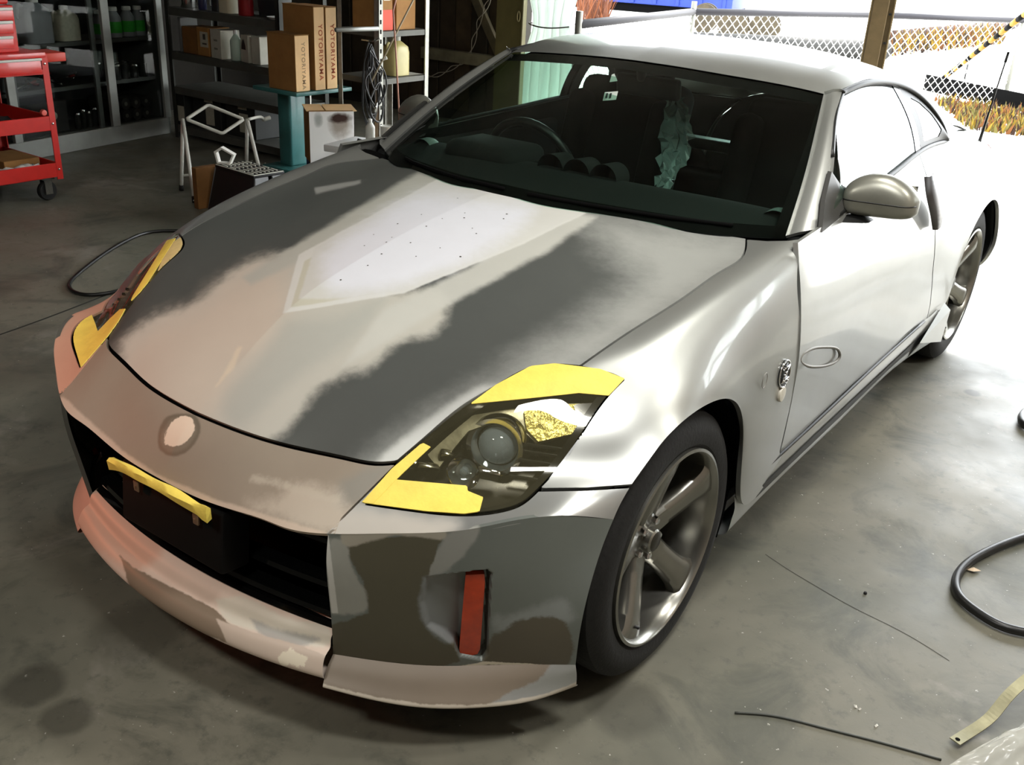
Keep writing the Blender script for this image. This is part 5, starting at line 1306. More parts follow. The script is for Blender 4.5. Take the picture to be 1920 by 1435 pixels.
# second shelf
Z2 = .662
carton('grey_folder', (-5.16, 3.24, Z2), (.03, .16, .25), 0, mat('panel_grey', S(120, 122, 120), .6), 'narrow upright grey folder on the rack', 'folder', flaps=False)
carton('brown_carton', (-5.02, 3.24, Z2), (.17, .20, .19), 0, 'cardboard_dark', 'dark brown carton left on the second rack shelf')
o = carton('printed_carton', (-4.85, 3.235, Z2), (.14, .20, .20), 0, 'cardboard', 'ochre carton with a printed paper label'); box('paper_label', (.015, -.101, .12), (.09, .002, .11), 'label_pale', o); box('label_print', (.02, -.1025, .14), (.03, .001, .04), 'mark_dark', o); box('label_print', (.02, -.1025, .09), (.05, .001, .012), 'mark_dark', o)
o = carton('white_box', (-4.67, 3.20, Z2), (.15, .16, .20), -.15, mat('box_white', S(186, 184, 170), .8, noise=.06, scale=20), 'white box with faint print left of the squeeze bottle')
for z in (.13, .07): box('box_print', (0, -.081, z), (.05, .001, .014), mat('print_grey', S(120, 118, 108), .8), o)
sq = bottle('squeeze_bottle', (-4.525, 3.18, Z2), .042, .215, mat('bottle_mint', S(170, 190, 176), .45), 'pale mint squeeze bottle with a pointed nozzle', 'cap_white', neck=.28)
bag = empty('paper_bag', (-4.40, 3.20, Z2), -.25, 'pale bag printed with a dark arched mark', 'bag')
V = [(x, y, z) for z, s in ((0, 1), (.02, 1.04), (.12, 1.0), (.19, .9)) for x, y in ((-.06*s, -.04*s), (.06*s, -.04*s), (.06*s, .04*s), (-.06*s, .04*s))]
mesh_obj('bag_body', V, [(0,1,2,3)]+[(k*4+i, k*4+(i+1) % 4, k*4+4+(i+1) % 4, k*4+4+i) for k in range(3) for i in range(4)]+[(15,14,13,12)], mat('bag_pale', S(190, 186, 170), .8, noise=.08, scale=20), bag, False)
V, F = prism([(-.038,.09),(.030,.09),(.026,.12),(.010,.15),(-.004,.162),(-.018,.15),(-.032,.12)], 0, .002); o = mesh_obj('bag_print', [(x, -.043-z, y) for x, y, z in V], F, mat('print_brown', S(56, 40, 36), .8), bag, False)
carton('white_carton', (-4.265, 3.22, Z2), (.09, .15, .19), 0, 'box_white', 'plain white carton right of the printed bag')
# lower part: two dark machines with labels
for i, (x, lab_) in enumerate(((-4.90, 'dark metal case with a paper label under the rack, left one'), (-4.50, 'dark metal case with a paper label under the rack, right one'))):
    o = carton('metal_case', (x, 3.30, .102), (.34, .28, .28), 0, mat('case_metal', S(44, 46, 44), .5, .3), lab_, 'case', 'labelled metal cases', False)
    box('paper_label', (.03, -.1415, .235), (.10, .002, .05), 'label_pale', o); box('paper_label', (.04, -.1415, .11), (.10, .002, .14), 'label_pale', o)
o = carton('side_case', (-5.17, 3.22, .102), (.10, .2, .26), 0, 'case_metal', 'narrow dark case at the left foot of the rack', 'case', flaps=False); box('paper_label', (0, -.101, .09), (.08, .002, .12), 'label_pale', o)

# ---- teal stand with three upright cartons
teal = mat('teal_paint', S(62, 118, 116), .4, coat=.2, noise=.1, scale=10)
ts = empty('work_stand', (-3.72, 3.09, 0), 0, 'teal metal stand carrying the cartons', 'stand')
box('stand_top', (0, 0, .567), (.44, .52, .026), teal, ts, bev=.004); box('stand_column', (-.10, -.02, .29), (.13, .16, .54), teal, ts, bev=.02, seg=3); box('stand_base', (-.06, 0, .012), (.34, .40, .024), teal, ts, bev=.004)
bm = bmesh.new(); add_box(bm, (.20, -.12, .46), (.012, .012, .2)); bm_obj('stand_rod', bm, 'metal_bright', ts)
def text_mesh(name, s, size, m, parent, loc, rot):
    c = bpy.data.curves.new(name, 'FONT'); c.body = s; c.size = size; c.align_x = 'CENTER'; c.align_y = 'CENTER'; c.extrude = .0004; c.offset = size*.012; c.space_character = 1.18
    t = bpy.data.objects.new(name, c); COL.objects.link(t); bpy.context.view_layer.update()
    me = bpy.data.meshes.new_from_object(t.evaluated_get(bpy.context.evaluated_depsgraph_get())); bpy.data.objects.remove(t)
    o = bpy.data.objects.new(name, me); COL.objects.link(o); me.materials.clear(); me.materials.append(MATS[m]); o.parent = parent; o.location = loc; o.rotation_euler = rot
    return o
def yot(c, s, label, pm, tsz, tilt=0.):
    o = empty('shipping_carton', c, 0, label, 'box', None); w, d, h = s
    bm = bmesh.new(); add_box(bm, (0, 0, h/2), (w, d, h), bev=.003, seg=1); bm_obj('body', bm, 'cardboard', o)
    box('end_panel', (w/2+.001, 0, h/2), (.003, d-.004, h-.004), 'cardboard_pale_lit', o, bev=.001, seg=1)  # paler end face: daylight from the open front put into the colour
    bm = bmesh.new(); add_box(bm, (0, 0, h+.002), (w+.006, d+.004, .004)); bm_obj('flap', bm, 'cardboard', o)
    # letters run down the end panel
    text_mesh('carton_lettering', 'YOTORIYAMA', tsz, pm, o, (w/2+.0035, .008, h*.46), (PI/2, PI/2, PI/2))
    o.rotation_euler = (tilt, 0, 0)
    return o
yot((-3.66, 2.915, .581), (.27, .125, .36), 'low carton with faint downward lettering at the front of the teal stand', 'print_faded', .042)
yot((-3.66, 3.060, .581), (.30, .095, .535), 'middle tall carton with red downward lettering', 'print_red', .050)
yot((-3.66, 3.170, .581), (.30, .100, .530), 'right tall carton with red downward lettering', 'print_red', .050)
# ---- white-sprayed carton with a dark stain
def stain_mat():
    m = bpy.data.materials.new('sprayed_white'); m.use_nodes = True; MATS['sprayed_white'] = m; n = m.node_tree; b = n.nodes['Principled BSDF']; L = n.links.new
    b.inputs['Roughness'].default_value = .8
    tc = n.nodes.new('ShaderNodeTexCoord'); sp = n.nodes.new('ShaderNodeSeparateXYZ'); L(tc.outputs['Object'], sp.inputs[0])
    t = n.nodes.new('ShaderNodeTexNoise'); t.inputs['Scale'].default_value = 14; t.inputs['Detail'].default_value = 4; L(tc.outputs['Object'], t.inputs['Vector'])
    def M(op, a, c):
        q = n.nodes.new('ShaderNodeMath'); q.operation = op
        for i, v in enumerate((a, c)):
            if isinstance(v, (int, float)): q.inputs[i].default_value = v
            else: L(v, q.inputs[i])
        return q.outputs[0]
    def blob(cy, cz, ry, rz_):
        a = M('DIVIDE', M('SUBTRACT', sp.outputs[1], cy), ry); c = M('DIVIDE', M('SUBTRACT', sp.outputs[2], cz), rz_)
        d = M('ADD', M('MULTIPLY', a, a), M('MULTIPLY', c, c)); d = M('ADD', d, M('MULTIPLY', M('SUBTRACT', t.outputs[0], .5), 1.6))
        r = n.nodes.new('ShaderNodeMapRange'); r.inputs[1].default_value = 1.3; r.inputs[2].default_value = .25; L(d, r.inputs[0]); return r.outputs[0]
    def mix(f, a, c):
        q = n.nodes.new('ShaderNodeMix'); q.data_type = 'RGBA'; L(f, q.inputs[0])
        for i, v in ((6, a), (7, c)):
            if isinstance(v, tuple): q.inputs[i].default_value = v
            else: L(v, q.inputs[i])
        return q.outputs[2]
    c = mix(blob(.06, .075, .075, .085), S(242, 242, 240), S(170, 160, 150))
    c = mix(blob(.055, .125, .080, .032), c, S(62, 38, 30))
    c = mix(blob(-.09, .115, .03, .05), c, S(176, 180, 176))
    L(c, b.inputs['Base Color']); return m
stain_mat()
wb3 = empty('sprayed_carton', (-3.289, 2.917, .161), math.radians(-33.4), 'cardboard box sprayed white in front with a dark brown stain', 'box')
bm = bmesh.new(); add_box(bm, (0, 0, .17), (.22, .297, .34), bev=.004, seg=1); bm_obj('body', bm, 'cardboard', wb3)
o = box('sprayed_face', (.1115, 0, .17), (.003, .295, .336), 'sprayed_white', wb3, bev=.001, seg=1)
for a, l in ((-.1, .12), (.05, .16), (.13, .08)): box('torn_flap', (.02*a, a, .344), (.18, l, .005), 'cardboard_pale_lit', wb3, rot=(.06*a, .08, .1*a))
o = carton('crate_base', (-3.289, 2.917, 0), (.22, .28, .159), math.radians(-33.4), mat('crate_blue', S(40, 46, 96), .6), 'low blue crate under the sprayed carton', 'crate', flaps=False)
# white foam slab on a dark drum
tin('oil_drum', (-2.82, 2.80, 0), .15, .31, mat('drum_dark', S(44, 44, 42), .5, .4), 'dark drum behind the car mirror', 'drum')
sl = empty('foam_tray', (-2.80, 2.78, .312), .2, 'white foam tray with a dark scrap on it', 'tray'); box('tray_body', (0, 0, .022), (.42, .36, .044), mat('foam_white', S(220, 222, 220), .8), sl, bev=.006); box('dark_scrap', (-.05, .02, .05), (.07, .04, .014), 'black_trim', sl, rot=(.2, .3, .5), bev=.004)
tin('paint_pot', (-2.74, 2.90, .357), .045, .11, 'plastic_white', 'white pot on the foam tray near the pink rod', 'pot'); bottle('glue_bottle', (-2.86, 2.87, .357), .03, .14, 'plastic_white', 'white bottle on the foam tray beside the cables', 'cap_white')
tin('tan_pot', (-2.65, 2.86, .357), .04, .09, mat('pot_tan', S(190, 150, 110), .6), 'tan pot at the right of the foam tray', 'pot')
# cloth, hose end
cl = empty('white_cloth', (-3.10, 2.58, 0), 0, 'crumpled white cloth on the floor under the sprayed carton', 'cloth'); rs = np.random.RandomState(5)
G = np.array([[(-.12+.024*i, -.10+.025*j, .02+.10*math.exp(-((i-5)**2+(j-4)**2)/14)+.025*math.sin(i*1.9+j*1.3)+.012*rs.uniform(-1, 1)) for j in range(9)] for i in range(11)]); o = mesh_obj('cloth_fold', G.reshape(-1, 3), grid_faces(11, 9), 'paper_white', cl); o.modifiers.new('s', 'SOLIDIFY').thickness = .006
o.modifiers.new('b', 'SUBSURF').levels = 1
# rack right: boxes, kettle-like jug, cable, sticks
o = carton('orange_box', (-3.165, 3.215, 1.002), (.22, .15, .25), 0, 'cardboard', 'brown box with an orange-red lower half on the slotted rack'); box('orange_band', (.1115, 0, .065), (.002, .148, .125), mat('orange_red', S(205, 62, 28), .6), o); box('paper_label', (.1115, .02, .205), (.002, .06, .04), 'paper_white', o)
carton('brown_box', (-3.165, 3.42, 1.002), (.22, .19, .28), 0, 'cardboard', 'brown box right of the orange-banded box')
jug((-3.13, 3.40, .702), PI/2, .17, .14, .25, mat('jug_yellow', S(178, 168, 110), .35, noise=.08, scale=10), 'yellowish plastic jug on the slotted rack', 'yellow_jug', capm='plastic_white')
sp_ = empty('blue_sprayer', (-3.10, 3.19, .702), .4, 'small blue sprayer head left of the yellow jug', 'sprayer'); bm = bmesh.new(); add_box(bm, (0, 0, .035), (.05, .05, .07), bev=.01); bm_obj('body', bm, mat('blue_plastic', S(36, 40, 130), .4), sp_, True); tube('nozzle', [(0, 0, .06), (.02, .01, .11), (.06, .02, .13)], .012, 'plastic_white', sp_, 8, 8)
cab_m = mat('cable_black', S(34, 35, 36), .4); rs = np.random.RandomState(9)
cb = empty('cable_bundle', (-2.995, 3.0, 0), 0, 'black cable loops hanging on the slotted rack', 'cable')
for k in range(7):
    w_ = .06+.018*rs.uniform(-1, 1); zt = .945-.012*k; zb = .40+.05*k*rs.uniform(.5, 1.1); c0 = .012*k
    pts = [(c0*.5, 0+.02*math.sin(k), zt), (c0, w_, zt-.12), (c0, w_*1.15, (zt+zb)/2), (c0, w_*.7, zb+.04), (c0, 0, zb), (c0, -w_*.8, zb+.05), (c0, -w_*1.2, (zt+zb)/2+.03*k*.2), (c0, -w_*.8, zt-.10)]
    tube('cable_loop', pts, .0055, cab_m, cb, 6, 50, closed=True)
tube('cable_loop', [(.06, -.05, .60), (.06, .03, .70), (.06, .07, .56), (.06, .03, .45), (.06, -.04, .50)], .007, cab_m, cb, 6, 40, closed=True)
tube('cable_hook', [(-.06, 0, .955), (.04, 0, .955), (.10, 0, .975)], .006, 'metal_bright', cb, 6); tube('plug_end', [(.075, -.02, .52), (.075, -.01, .58)], .010, 'metal_bright', cb, 8)
st_ = empty('wooden_stick', (-2.93, 3.0, 0), 0, 'thin pale stick leaning diagonally across the slotted rack', 'stick'); tube('stick_rod', [(-.02, -.03, .70), (.135, .2, 1.21), (.22, .33, 1.50)], .006, mat('stick_pale', S(176, 166, 140), .6), st_, 6)
pr = empty('pink_rod', (-2.66, 2.9, 0), 0, 'slim pinkish rod standing in front of the slotted rack', 'rod'); tube('rod', [(.03, 0, .452), (-.005, 0, .9), (-.03, 0, 1.16), (.03, .06, 1.5)], .0055, mat('rod_pink', S(190, 140, 122), .6), pr, 6)
gb = empty('grey_bar', (-2.99, 2.88, 1.03), 0, 'grey bar lying across the end of the slotted rack', 'bar'); tube('bar', [(0, -.17, .0), (0, .20, -.005)], .014, mat('bar_grey', S(150, 152, 148), .5, .4), gb, 10)
# white flex on the back wall
fx = empty('wall_flex', (0, 0, 0), 0, 'twisted white flex trailing up the plank wall', 'cord'); fm = mat('flex_white', S(150, 142, 128), .6)
base = [P(a, b, y=YO-.10) for a, b in ((785,140),(815,142),(860,122),(872,115),(895,60),(905,30),(920,0),(930,-40))]
c0 = spl(base, 80)
for s in (0, PI): tube('flex_strand', [p+np.array([min(1, .2+i/40)*.022*math.cos(i*.33+s), -.02, .016*math.sin(i*.33+s)]) for i, p in enumerate(c0)], .004, fm, fx, 5)

# ---- white tubular stool, black step
wt = mat('tube_white', S(205, 205, 196), .4, coat=.2, noise=.05, scale=20)
A_, C_ = np.array([-3.71, 2.10, .455]), np.array([-3.50, 2.38, .455]); ct = (A_+C_)/2; vv = np.array([0, 0, 1.])*.105-RX*.055+FX*.06
sto = empty('folding_stool', (-3.62, 2.22, 0), 0, 'white tubular folding stool frame without its seat', 'stool'); off = np.array([-3.62, 2.22, 0])
def rr_loop(c4, k=.22):
    out = []
    for i in range(4):
        p, a, b = c4[i], c4[i-1], c4[(i+1) % 4]
        for t in (1, .55, .2): out.append(p+(a-p)*k*t)
        for t in (.2, .55, 1): out.append(p+(b-p)*k*t)
    return out
tube('seat_ring', [q-off for q in rr_loop([A_, ct+vv, C_, ct-vv])], .011, wt, sto, 8, closed=True)
for ap, f1, f2 in ((A_+[-.015, -.015, 0], P(340,355, z=.01), P(365,378, z=.01)), (C_+[.01, .02, 0], np.array([-3.66, 2.50, .01]), np.array([-3.33, 2.38, .01]))):
    for ft in (f1, f2):
        tube('leg', [ap-off, ap-off+(ft-ap)*.5, ft-off], .012, wt, sto, 8); tube('foot_cap', [ft-off+[0, 0, -.008], ft-off+(ap-ft)*.06], .015, 'rubber', sto, 8)
    m1 = ap+(f1-ap)*.82; m2 = ap+(f2-ap)*.82; 
l1 = A_+(P(340,355, z=.01)-A_)*.80; r1 = C_+(np.array([-3.66, 2.50, .01])-C_)*.80; tube('cross_bar', [l1-off, r1-off], .009, wt, sto, 8)
l1 = A_+(P(365,378, z=.01)-A_)*.85; r1 = C_+(np.array([-3.33, 2.38, .01])-C_)*.85; tube('cross_bar', [l1-off, r1-off], .009, wt, sto, 8)
tube('back_rail', [C_-off+[.02, .02, 0], C_-off+[0, .14, .0], C_-off+[-.05, .20, -.03]], .010, wt, sto, 8, 12); tube('rail_grip', [C_-off+[-.05, .20, -.03], C_-off+[-.04, .25, -.02]], .014, 'plastic_white', sto, 8)
bs = empty('step_stool', (-3.03, 2.02, 0), math.radians(-4), 'black plastic folding step stool with a gridded top', 'step stool')
bk = mat('step_black', S(24, 24, 24), .6, noise=.15, scale=30); gy = mat('step_grey', S(112, 114, 116), .5, noise=.1, scale=20)
tw, td, th_ = .37, .21, .27
V = [(-tw/2*s, -td/2*s, z) for z, s in ((0, 1.12), (th_-.02, 1.0))]
def slant(name, pts, th, m):
    p = np.array(pts, float); n = np.cross(p[1]-p[0], p[3]-p[0]); n /= np.linalg.norm(n); V = np.vstack([p, p+n*th]); mesh_obj(name, V, [(3,2,1,0),(4,5,6,7),(0,1,5,4),(1,2,6,5),(2,3,7,6),(3,0,4,7)], m, bs, False)
slant('front_panel', [(-.22,-.16,0),(.22,-.16,0),(tw/2,-td/2,th_-.012),(-tw/2,-td/2,th_-.012)], -.014, bk); slant('back_panel', [(-.22,.16,0),(.22,.16,0),(tw/2,td/2,th_-.012),(-tw/2,td/2,th_-.012)], .014, bk)
slant('side_leg', [(.225,-.15,0),(.225,-.03,0),(tw/2+.002,-.015,th_-.012),(tw/2+.002,-td/2,th_-.012)], .012, gy); slant('side_leg', [(.225,.03,0),(.225,.15,0),(tw/2+.002,td/2,th_-.012),(tw/2+.002,.015,th_-.012)], .012, gy)
slant('side_leg', [(-.225,-.15,0),(-.225,-.03,0),(-tw/2,-.015,th_-.012),(-tw/2,-td/2,th_-.012)], -.012, gy); slant('side_leg', [(-.225,.03,0),(-.225,.15,0),(-tw/2,td/2,th_-.012),(-tw/2,.015,th_-.012)], -.012, gy)
box('step_top', (0, 0, th_-.004), (tw+.01, td+.01, .016), bk, bs, bev=.004)
rim = mat('step_rim', S(196, 196, 184), .5)
for y in np.linspace(-td/2+.02, td/2-.02, 7):
    for x in (-.125, -.045, .045, .125): box('tread_rib', (x, y, th_+.006), (.055, .007, .005), rim, bs)
for c, s in (((0, -td/2, th_+.004), (tw, .006, .006)), ((tw/2, 0, th_+.004), (.006, td, .006))): box('step_edge', c, s, rim, bs)
cw = empty('white_card', (-3.19, 1.99, .276), .5, 'bent white card standing on the left end of the step stool', 'card')
V = np.array([(-.06,0,0),(.02,0,0),(.05,0,.06),(-.03,0,.10),(-.075,0,.07)]); V2_ = V*.80+[-.003, 0, .008]; ring = []
for d in (-.02, .02):
    ring += [tuple(v+[0, d, 0]) for v in V]; ring += [tuple(v+[0, d, 0]) for v in V2_]
F = []
for i in range(5):
    j = (i+1) % 5; F += [(i, j, 5+j, 5+i)[::-1], (10+i, 10+j, 15+j, 15+i), (i, 10+i, 10+j, j)[::-1], (5+i, 15+i, 15+j, 5+j)]
mesh_obj('card_loop', ring, F, 'paper_white', cw, False)
carton('brown_board', (-3.315, 1.93, 0), (.05, .18, .25), math.radians(-5), 'cardboard_dark', 'upright brown cardboard piece left of the black step stool', 'board', flaps=False)
# ---- hoses and scraps on the floor
hose_m = mat('hose_black', S(26, 26, 25), .35, noise=.1, scale=20)
hl_ = [P(430,432, z=.01), P(345,433, z=.01), P(290,434, z=.01), P(240,450, z=.01), P(190,480, z=.01), P(145,515, z=.01), P(130,535, z=.01), P(140,548, z=.01), P(165,553, z=.01), P(195,551, z=.01), P(260,530, z=.01), P(330,500, z=.01)]
tag(tube('air_hose', hl_, .009, hose_m, None, 8, 90), 'thin black air hose curving on the floor left of the car', 'hose')
hr = [P(2000,990, z=.014), P(1930,1005, z=.014), P(1890,1018, z=.014), P(1840,1040, z=.014), P(1805,1065, z=.014), P(1792,1090, z=.014), P(1800,1120, z=.014), P(1835,1150, z=.014), P(1880,1175, z=.014), P(1930,1187, z=.014), P(2000,1195, z=.014)]
tag(tube('thick_hose', hr, .0125, hose_m, None, 12, 80), 'thick black hose looping on the floor at the right', 'hose')
tag(tube('floor_wire', [P(1378,1337, z=.003), P(1450,1343, z=.003), P(1530,1362, z=.003), P(1640,1390, z=.003), P(1765,1425, z=.003)], .0028, mat('wire_dark', S(52, 54, 48), .5), None, 6, 40), 'thin dark wire lying on the floor in front', 'wire')
tag(tube('hose_coupling', [P(1960,760, z=.02), P(1928,770, z=.02), P(1916,785, z=.02), P(1926,800, z=.02), P(1960,808, z=.02)], .016, hose_m, None, 10, 30), 'black hose coupling just showing at the right edge of the floor', 'hose coupling')
# metal strap with a hole
sp2 = empty('metal_strap', (0, 0, 0), 0, 'bent aluminium strap with a bolt hole at the lower right', 'strap')
cl_ = spl([P(1790,1392, z=.012), P(1825,1370, z=.014), P(1858,1345, z=.03), P(1885,1312, z=.06), P(1925,1275, z=.09), P(1990,1230, z=.10)], 40); V = []
tg = np.gradient(cl_, axis=0); tg /= np.linalg.norm(tg, axis=1)[:, None]; sd_ = np.cross(tg, [0, 0, 1.]); sd_ /= np.linalg.norm(sd_, axis=1)[:, None]
for p, s in zip(cl_, sd_):
    for u, h in ((-.5, 0), (.5, 0), (.5, .003), (-.5, .003)): V.append(p+s*u*.026+np.array([0, 0, h]))
F = [(i*4+j, i*4+(j+1) % 4, i*4+4+(j+1) % 4, i*4+4+j) for i in range(39) for j in range(4)]+[(0,3,2,1),(156,157,158,159)]
mesh_obj('strap_body', V, F, mat('strap_alu', S(150, 146, 118), .45, .5, noise=.12, scale=30), sp2, False)
hp = cl_[1]+np.array([0, 0, .0036]); mesh_obj('bolt_hole', [hp+.0055*(tg[1]*math.cos(a)+sd_[1]*math.sin(a)) for a in np.linspace(0, 2*PI, 18)[:-1]], [tuple(range(17))], 'black_void', sp2, False)
# clear plastic bag in the corner
pg = empty('plastic_bag', (0, 0, 0), 0, 'crumpled clear plastic bag at the lower right corner', 'bag'); rs = np.random.RandomState(21)
c4 = [P(1770,1445, z=.01), P(1880,1378, z=.05), P(1990,1330, z=.03), P(1960,1500, z=.01)]
n_ = 16; G = np.array([[((1-u)*(1-v)*c4[0]+(1-u)*v*c4[1]+u*v*c4[2]+u*(1-v)*c4[3])+np.array([0, 0, .035*math.sin(PI*u)*math.sin(PI*v)+rs.uniform(0, .012)]) for u in np.linspace(0, 1, n_)] for v in np.linspace(0, 1, n_)])
m = bpy.data.materials.new('bag_clear'); m.use_nodes = True; b = m.node_tree.nodes['Principled BSDF']; b.inputs['Base Color'].default_value = S(205, 205, 195); b.inputs['Roughness'].default_value = .2; b.inputs['Alpha'].default_value = .55; MATS['bag_clear'] = m
o = mesh_obj('bag_film', G.reshape(-1, 3), grid_faces(n_, n_), m, pg); o.modifiers.new('b', 'SUBSURF').levels = 1
# leaf and crumbs
lf = mesh_obj('dry_leaf', [P(1810,1068, z=.004), P(1825,1072, z=.010), P(1840,1071, z=.004), P(1826,1064, z=.006)], [(0,1,3),(1,2,3)], mat('leaf_pale', S(196, 176, 150), .8), None, False); tag(lf, 'pale scrap beside the thick black hose', 'scrap')
for (a, b_) in ((1604,1326), (1612,1331), (1643,1362)):
    q = P(a, b_, z=0); V = [q+np.array([.006*math.cos(t+a)*(.6+.4*math.sin(t*2)), .006*math.sin(t+a), .003*(k % 2)]) for k, t in enumerate(np.linspace(0, 2*PI, 7)[:-1])]; V.append(q+[0, 0, .006]); 
    tag(mesh_obj('paint_flake', V, [(i, (i+1) % 6, 6) for i in range(6)]+[tuple(range(6))[::-1]], 'paper_white', None, False), 'tiny white flake on the floor near the wire', 'flake', 'white flakes')
q = P(1622,1114, z=.0); tag(lathe_obj('rubber_plug', [(.0045,0),(.005,.002),(.004,.006),(0,.007)], 'rubber', None, tuple(q), 12), 'tiny black plug on the floor right of the front wheel', 'plug')

# ================================================================== OUTSIDE
wire_m = mat('fence_wire', S(245, 245, 238), .6)
fence_pts = [P(1085,46, z=1.), P(1300,22, z=1.), P(1640,28, z=1.), P(1920,38, z=1.), P(2300,60, z=1.)]
fence_pts = [np.array([p[0], p[1], 0]) for p in fence_pts]
fe = empty('chain_link_fence', (0, 0, 0), 0, 'low chain-link fence outside with a dark top rail', 'fence')
for si, (a, b_) in enumerate(zip(fence_pts[:-1], fence_pts[1:])):
    L_ = np.linalg.norm(b_-a); u = (b_-a)/L_; pit = .11; VF = []
    for k in range(int((L_+1.)/pit)+1):
        s0 = k*pit-1.
        for sg in (1, -1):
            # wire from (s0,0) rising at 45 degrees
            x0_, x1_ = (s0, s0+1.) if sg > 0 else (s0+1., s0)
            z0_, z1_ = 0., 1.
            lo = max(min(x0_, x1_), 0); hi = min(max(x0_, x1_), L_)
            if hi-lo < .02: continue
            za = z0_+(lo-x0_)/(x1_-x0_)*(z1_-z0_); zb = z0_+(hi-x0_)/(x1_-x0_)*(z1_-z0_)
            VF.append(tube_vf([a+u*lo+[0, 0, za], a+u*hi+[0, 0, zb]], .0045, 4, caps=False))
    V, F = join_vf(VF); o = mesh_obj('wire_mesh', V, F, wire_m, fe, False); o['kind'] = 'stuff'
    tube('top_rail', [a+[0, 0, 1.], b_+[0, 0, 1.]], .035, mat('rail_dark', S(30, 28, 34), .6), fe, 8)
for p in fence_pts[:4]: tube('fence_post', [p, p+[0, 0, 1.1]], .03, mat('fpost', S(120, 120, 112), .6), fe, 8)
# black board along the fence foot, weeds
a, b_ = P(1737,167, z=0), P(2050,235, z=0)
u = (b_-a)/np.linalg.norm(b_-a); a = a-np.array([0, .12, 0]); kb = empty('kerb_board', tuple(a), math.atan2(u[1], u[0]), 'black board along the foot of the fence', 'board'); L_ = np.linalg.norm(b_-a)
box('board_plank', (L_/2, 0, .10), (L_, .04, .20), mat('board_black', S(3, 3, 3), .9, spec=.1), kb, bev=.004)
def weeds(name, quad, n, h, label, cols):
    rs = np.random.RandomState(n); q = np.array(quad); parts = {k: [] for k in range(len(cols))}
    for i in range(n):
        s, t = rs.uniform(0, 1, 2); p = (1-s)*(1-t)*q[0]+s*(1-t)*q[1]+s*t*q[2]+(1-s)*t*q[3]; hh = h*rs.uniform(.4, 1.2); d = rs.uniform(-.5, .5, 2)*hh; w = .012*rs.uniform(.6, 1.8); an = rs.uniform(0, PI); e = np.array([math.cos(an), math.sin(an), 0])*w
        V = [p-e, p+e, p+e*.6+[d[0]*.5, d[1]*.5, hh*.6], p-e*.6+[d[0]*.5, d[1]*.5, hh*.6], p+[d[0], d[1], hh]]
        parts[rs.randint(len(cols))].append((V, [(0,1,2,3),(3,2,4)]))
    root = empty(name, tuple(q.mean(0)), 0, label, 'weeds'); root['kind'] = 'stuff'
    for k, c in enumerate(cols):
        V, F = join_vf(parts[k])
        if V:
            o = mesh_obj('weed_blades', np.array(V)-q.mean(0), F, mat('weed_%d_%d_%d' % c, S(*c), .9), root, False); o['kind'] = 'stuff'
weeds('dry_weeds', [P(1745,185, z=0), P(2000,228, z=0), P(2000,268, z=0), P(1815,243, z=0)], 1700, .12, 'yellow and rust dry weeds along the fence foot at the right', [(126,104,28),(108,66,30),(44,26,16),(96,90,42)])
weeds('far_weeds', [P(1660,92, z=0), P(1880,66, z=0), P(1880,84, z=0), P(1670,106, z=0)], 900, .40, 'yellow brown weeds in the distance right of the post', [(120,96,16),(84,48,14),(30,20,12)])
weeds('rust_weeds', [P(1085,33, z=0), P(1140,28, z=0), P(1140,40, z=0), P(1085,45, z=0)], 260, .9, 'rusty tall weeds in front of the blue container', [(96,50,20),(80,44,26)])
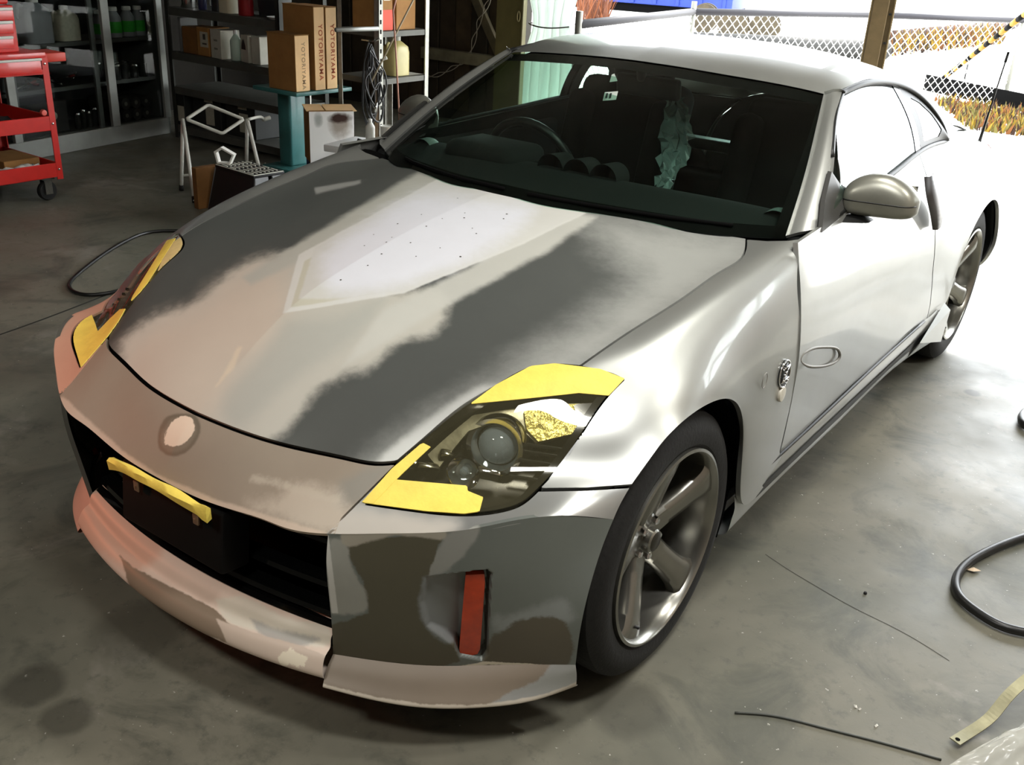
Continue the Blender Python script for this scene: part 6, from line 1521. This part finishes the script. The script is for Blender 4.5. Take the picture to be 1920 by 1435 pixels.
# long dark pipe and two cable drums
dp = empty('drain_pipe', (0, 0, 0), 0, 'long dark pipe lying on the ground behind the fence', 'pipe')
a, b_ = P(1290,97, z=.0), P(1660,112, z=.0); tube('pipe_barrel', [a+[0, 0, .16], b_+[0, 0, .16]], .16, mat('pipe_dark', S(26, 25, 22), .7, noise=.3, scale=3), dp, 16)
a, b_ = P(1670,82, z=0), P(1900,54, z=0); o = empty('timber_beam', (0, 0, 0), 0, 'dark weathered beam among the far weeds', 'beam'); tube('beam_body', [a+[0, 0, .13], b_+[0, 0, .13]], .13, mat('beam_dark', S(46, 30, 26), .8, noise=.3, scale=3), o, 10)
for i, (px_, py_) in enumerate(((1318, 62), (1372, 78), (1430, 82))):
    q = P(px_, py_, z=0); o = empty('cable_drum', tuple(q), math.radians(20), ['dull wooden cable drum behind the fence, leftmost', 'wooden cable drum behind the fence, middle one', 'wooden cable drum behind the fence, nearest the post'][i], 'cable drum', 'cable drums')
    r = .29
    for s in (-1, 1): lathe_obj('drum_flange', [(0,s*.16),(r,s*.16),(r,s*.20),(0,s*.20)], mat('drum_wood', S(52, 44, 28), .8, noise=.3, scale=8), o, (0, 0, r), 28, 'y')
    lathe_obj('drum_core', [(.14,-.16),(.14,.16)], 'mark_dark', o, (0, 0, r), 20, 'y')
# blue container
bc = empty('blue_container', (-12.3, 23.2, 0), math.radians(12), 'blue steel container standing far outside', 'container'); bl_m = mat('blue_paint', S(20, 44, 120), .5, noise=.1, scale=3)
box('container_body', (0, 0, 1.3), (5.2, 2.2, 2.2), bl_m, bc, bev=.03); box('container_skid', (0, 0, .1), (5.0, 2.0, .2), 'board_black', bc)
for k in range(9): box('container_rib', (-2.4+.6*k, -1.12, 1.3), (.09, .06, 2.15), bl_m, bc, bev=.01)
# striped guy wire guard
a = P(1748, 163, z=.02); b_ = P(1920, 28, y=10.2); d = b_-a; gw = empty('guy_wire', (0, 0, 0), 0, 'black and yellow striped guy-wire guard slanting up from the fence', 'guy wire')
Ltot = 1.6
k = 0; t = 0.
while t < Ltot:
    w_ = .050; o = tube('stripe', [a+d*t, a+d*(t+w_)], .030, mat('stripe_black', S(3, 3, 3), .8, spec=.1) if k % 2 else mat('stripe_yellow', S(150, 104, 8), .7), gw, 8); t += w_; k += 1
a = P(1803, 172, z=0.0); o = empty('marker_stake', tuple(a), 0, 'thin stake standing at the fence foot', 'stake'); tube('stake_rod', [(0, 0, 0), (0, 0, .36)], .012, 'black_trim', o, 6)
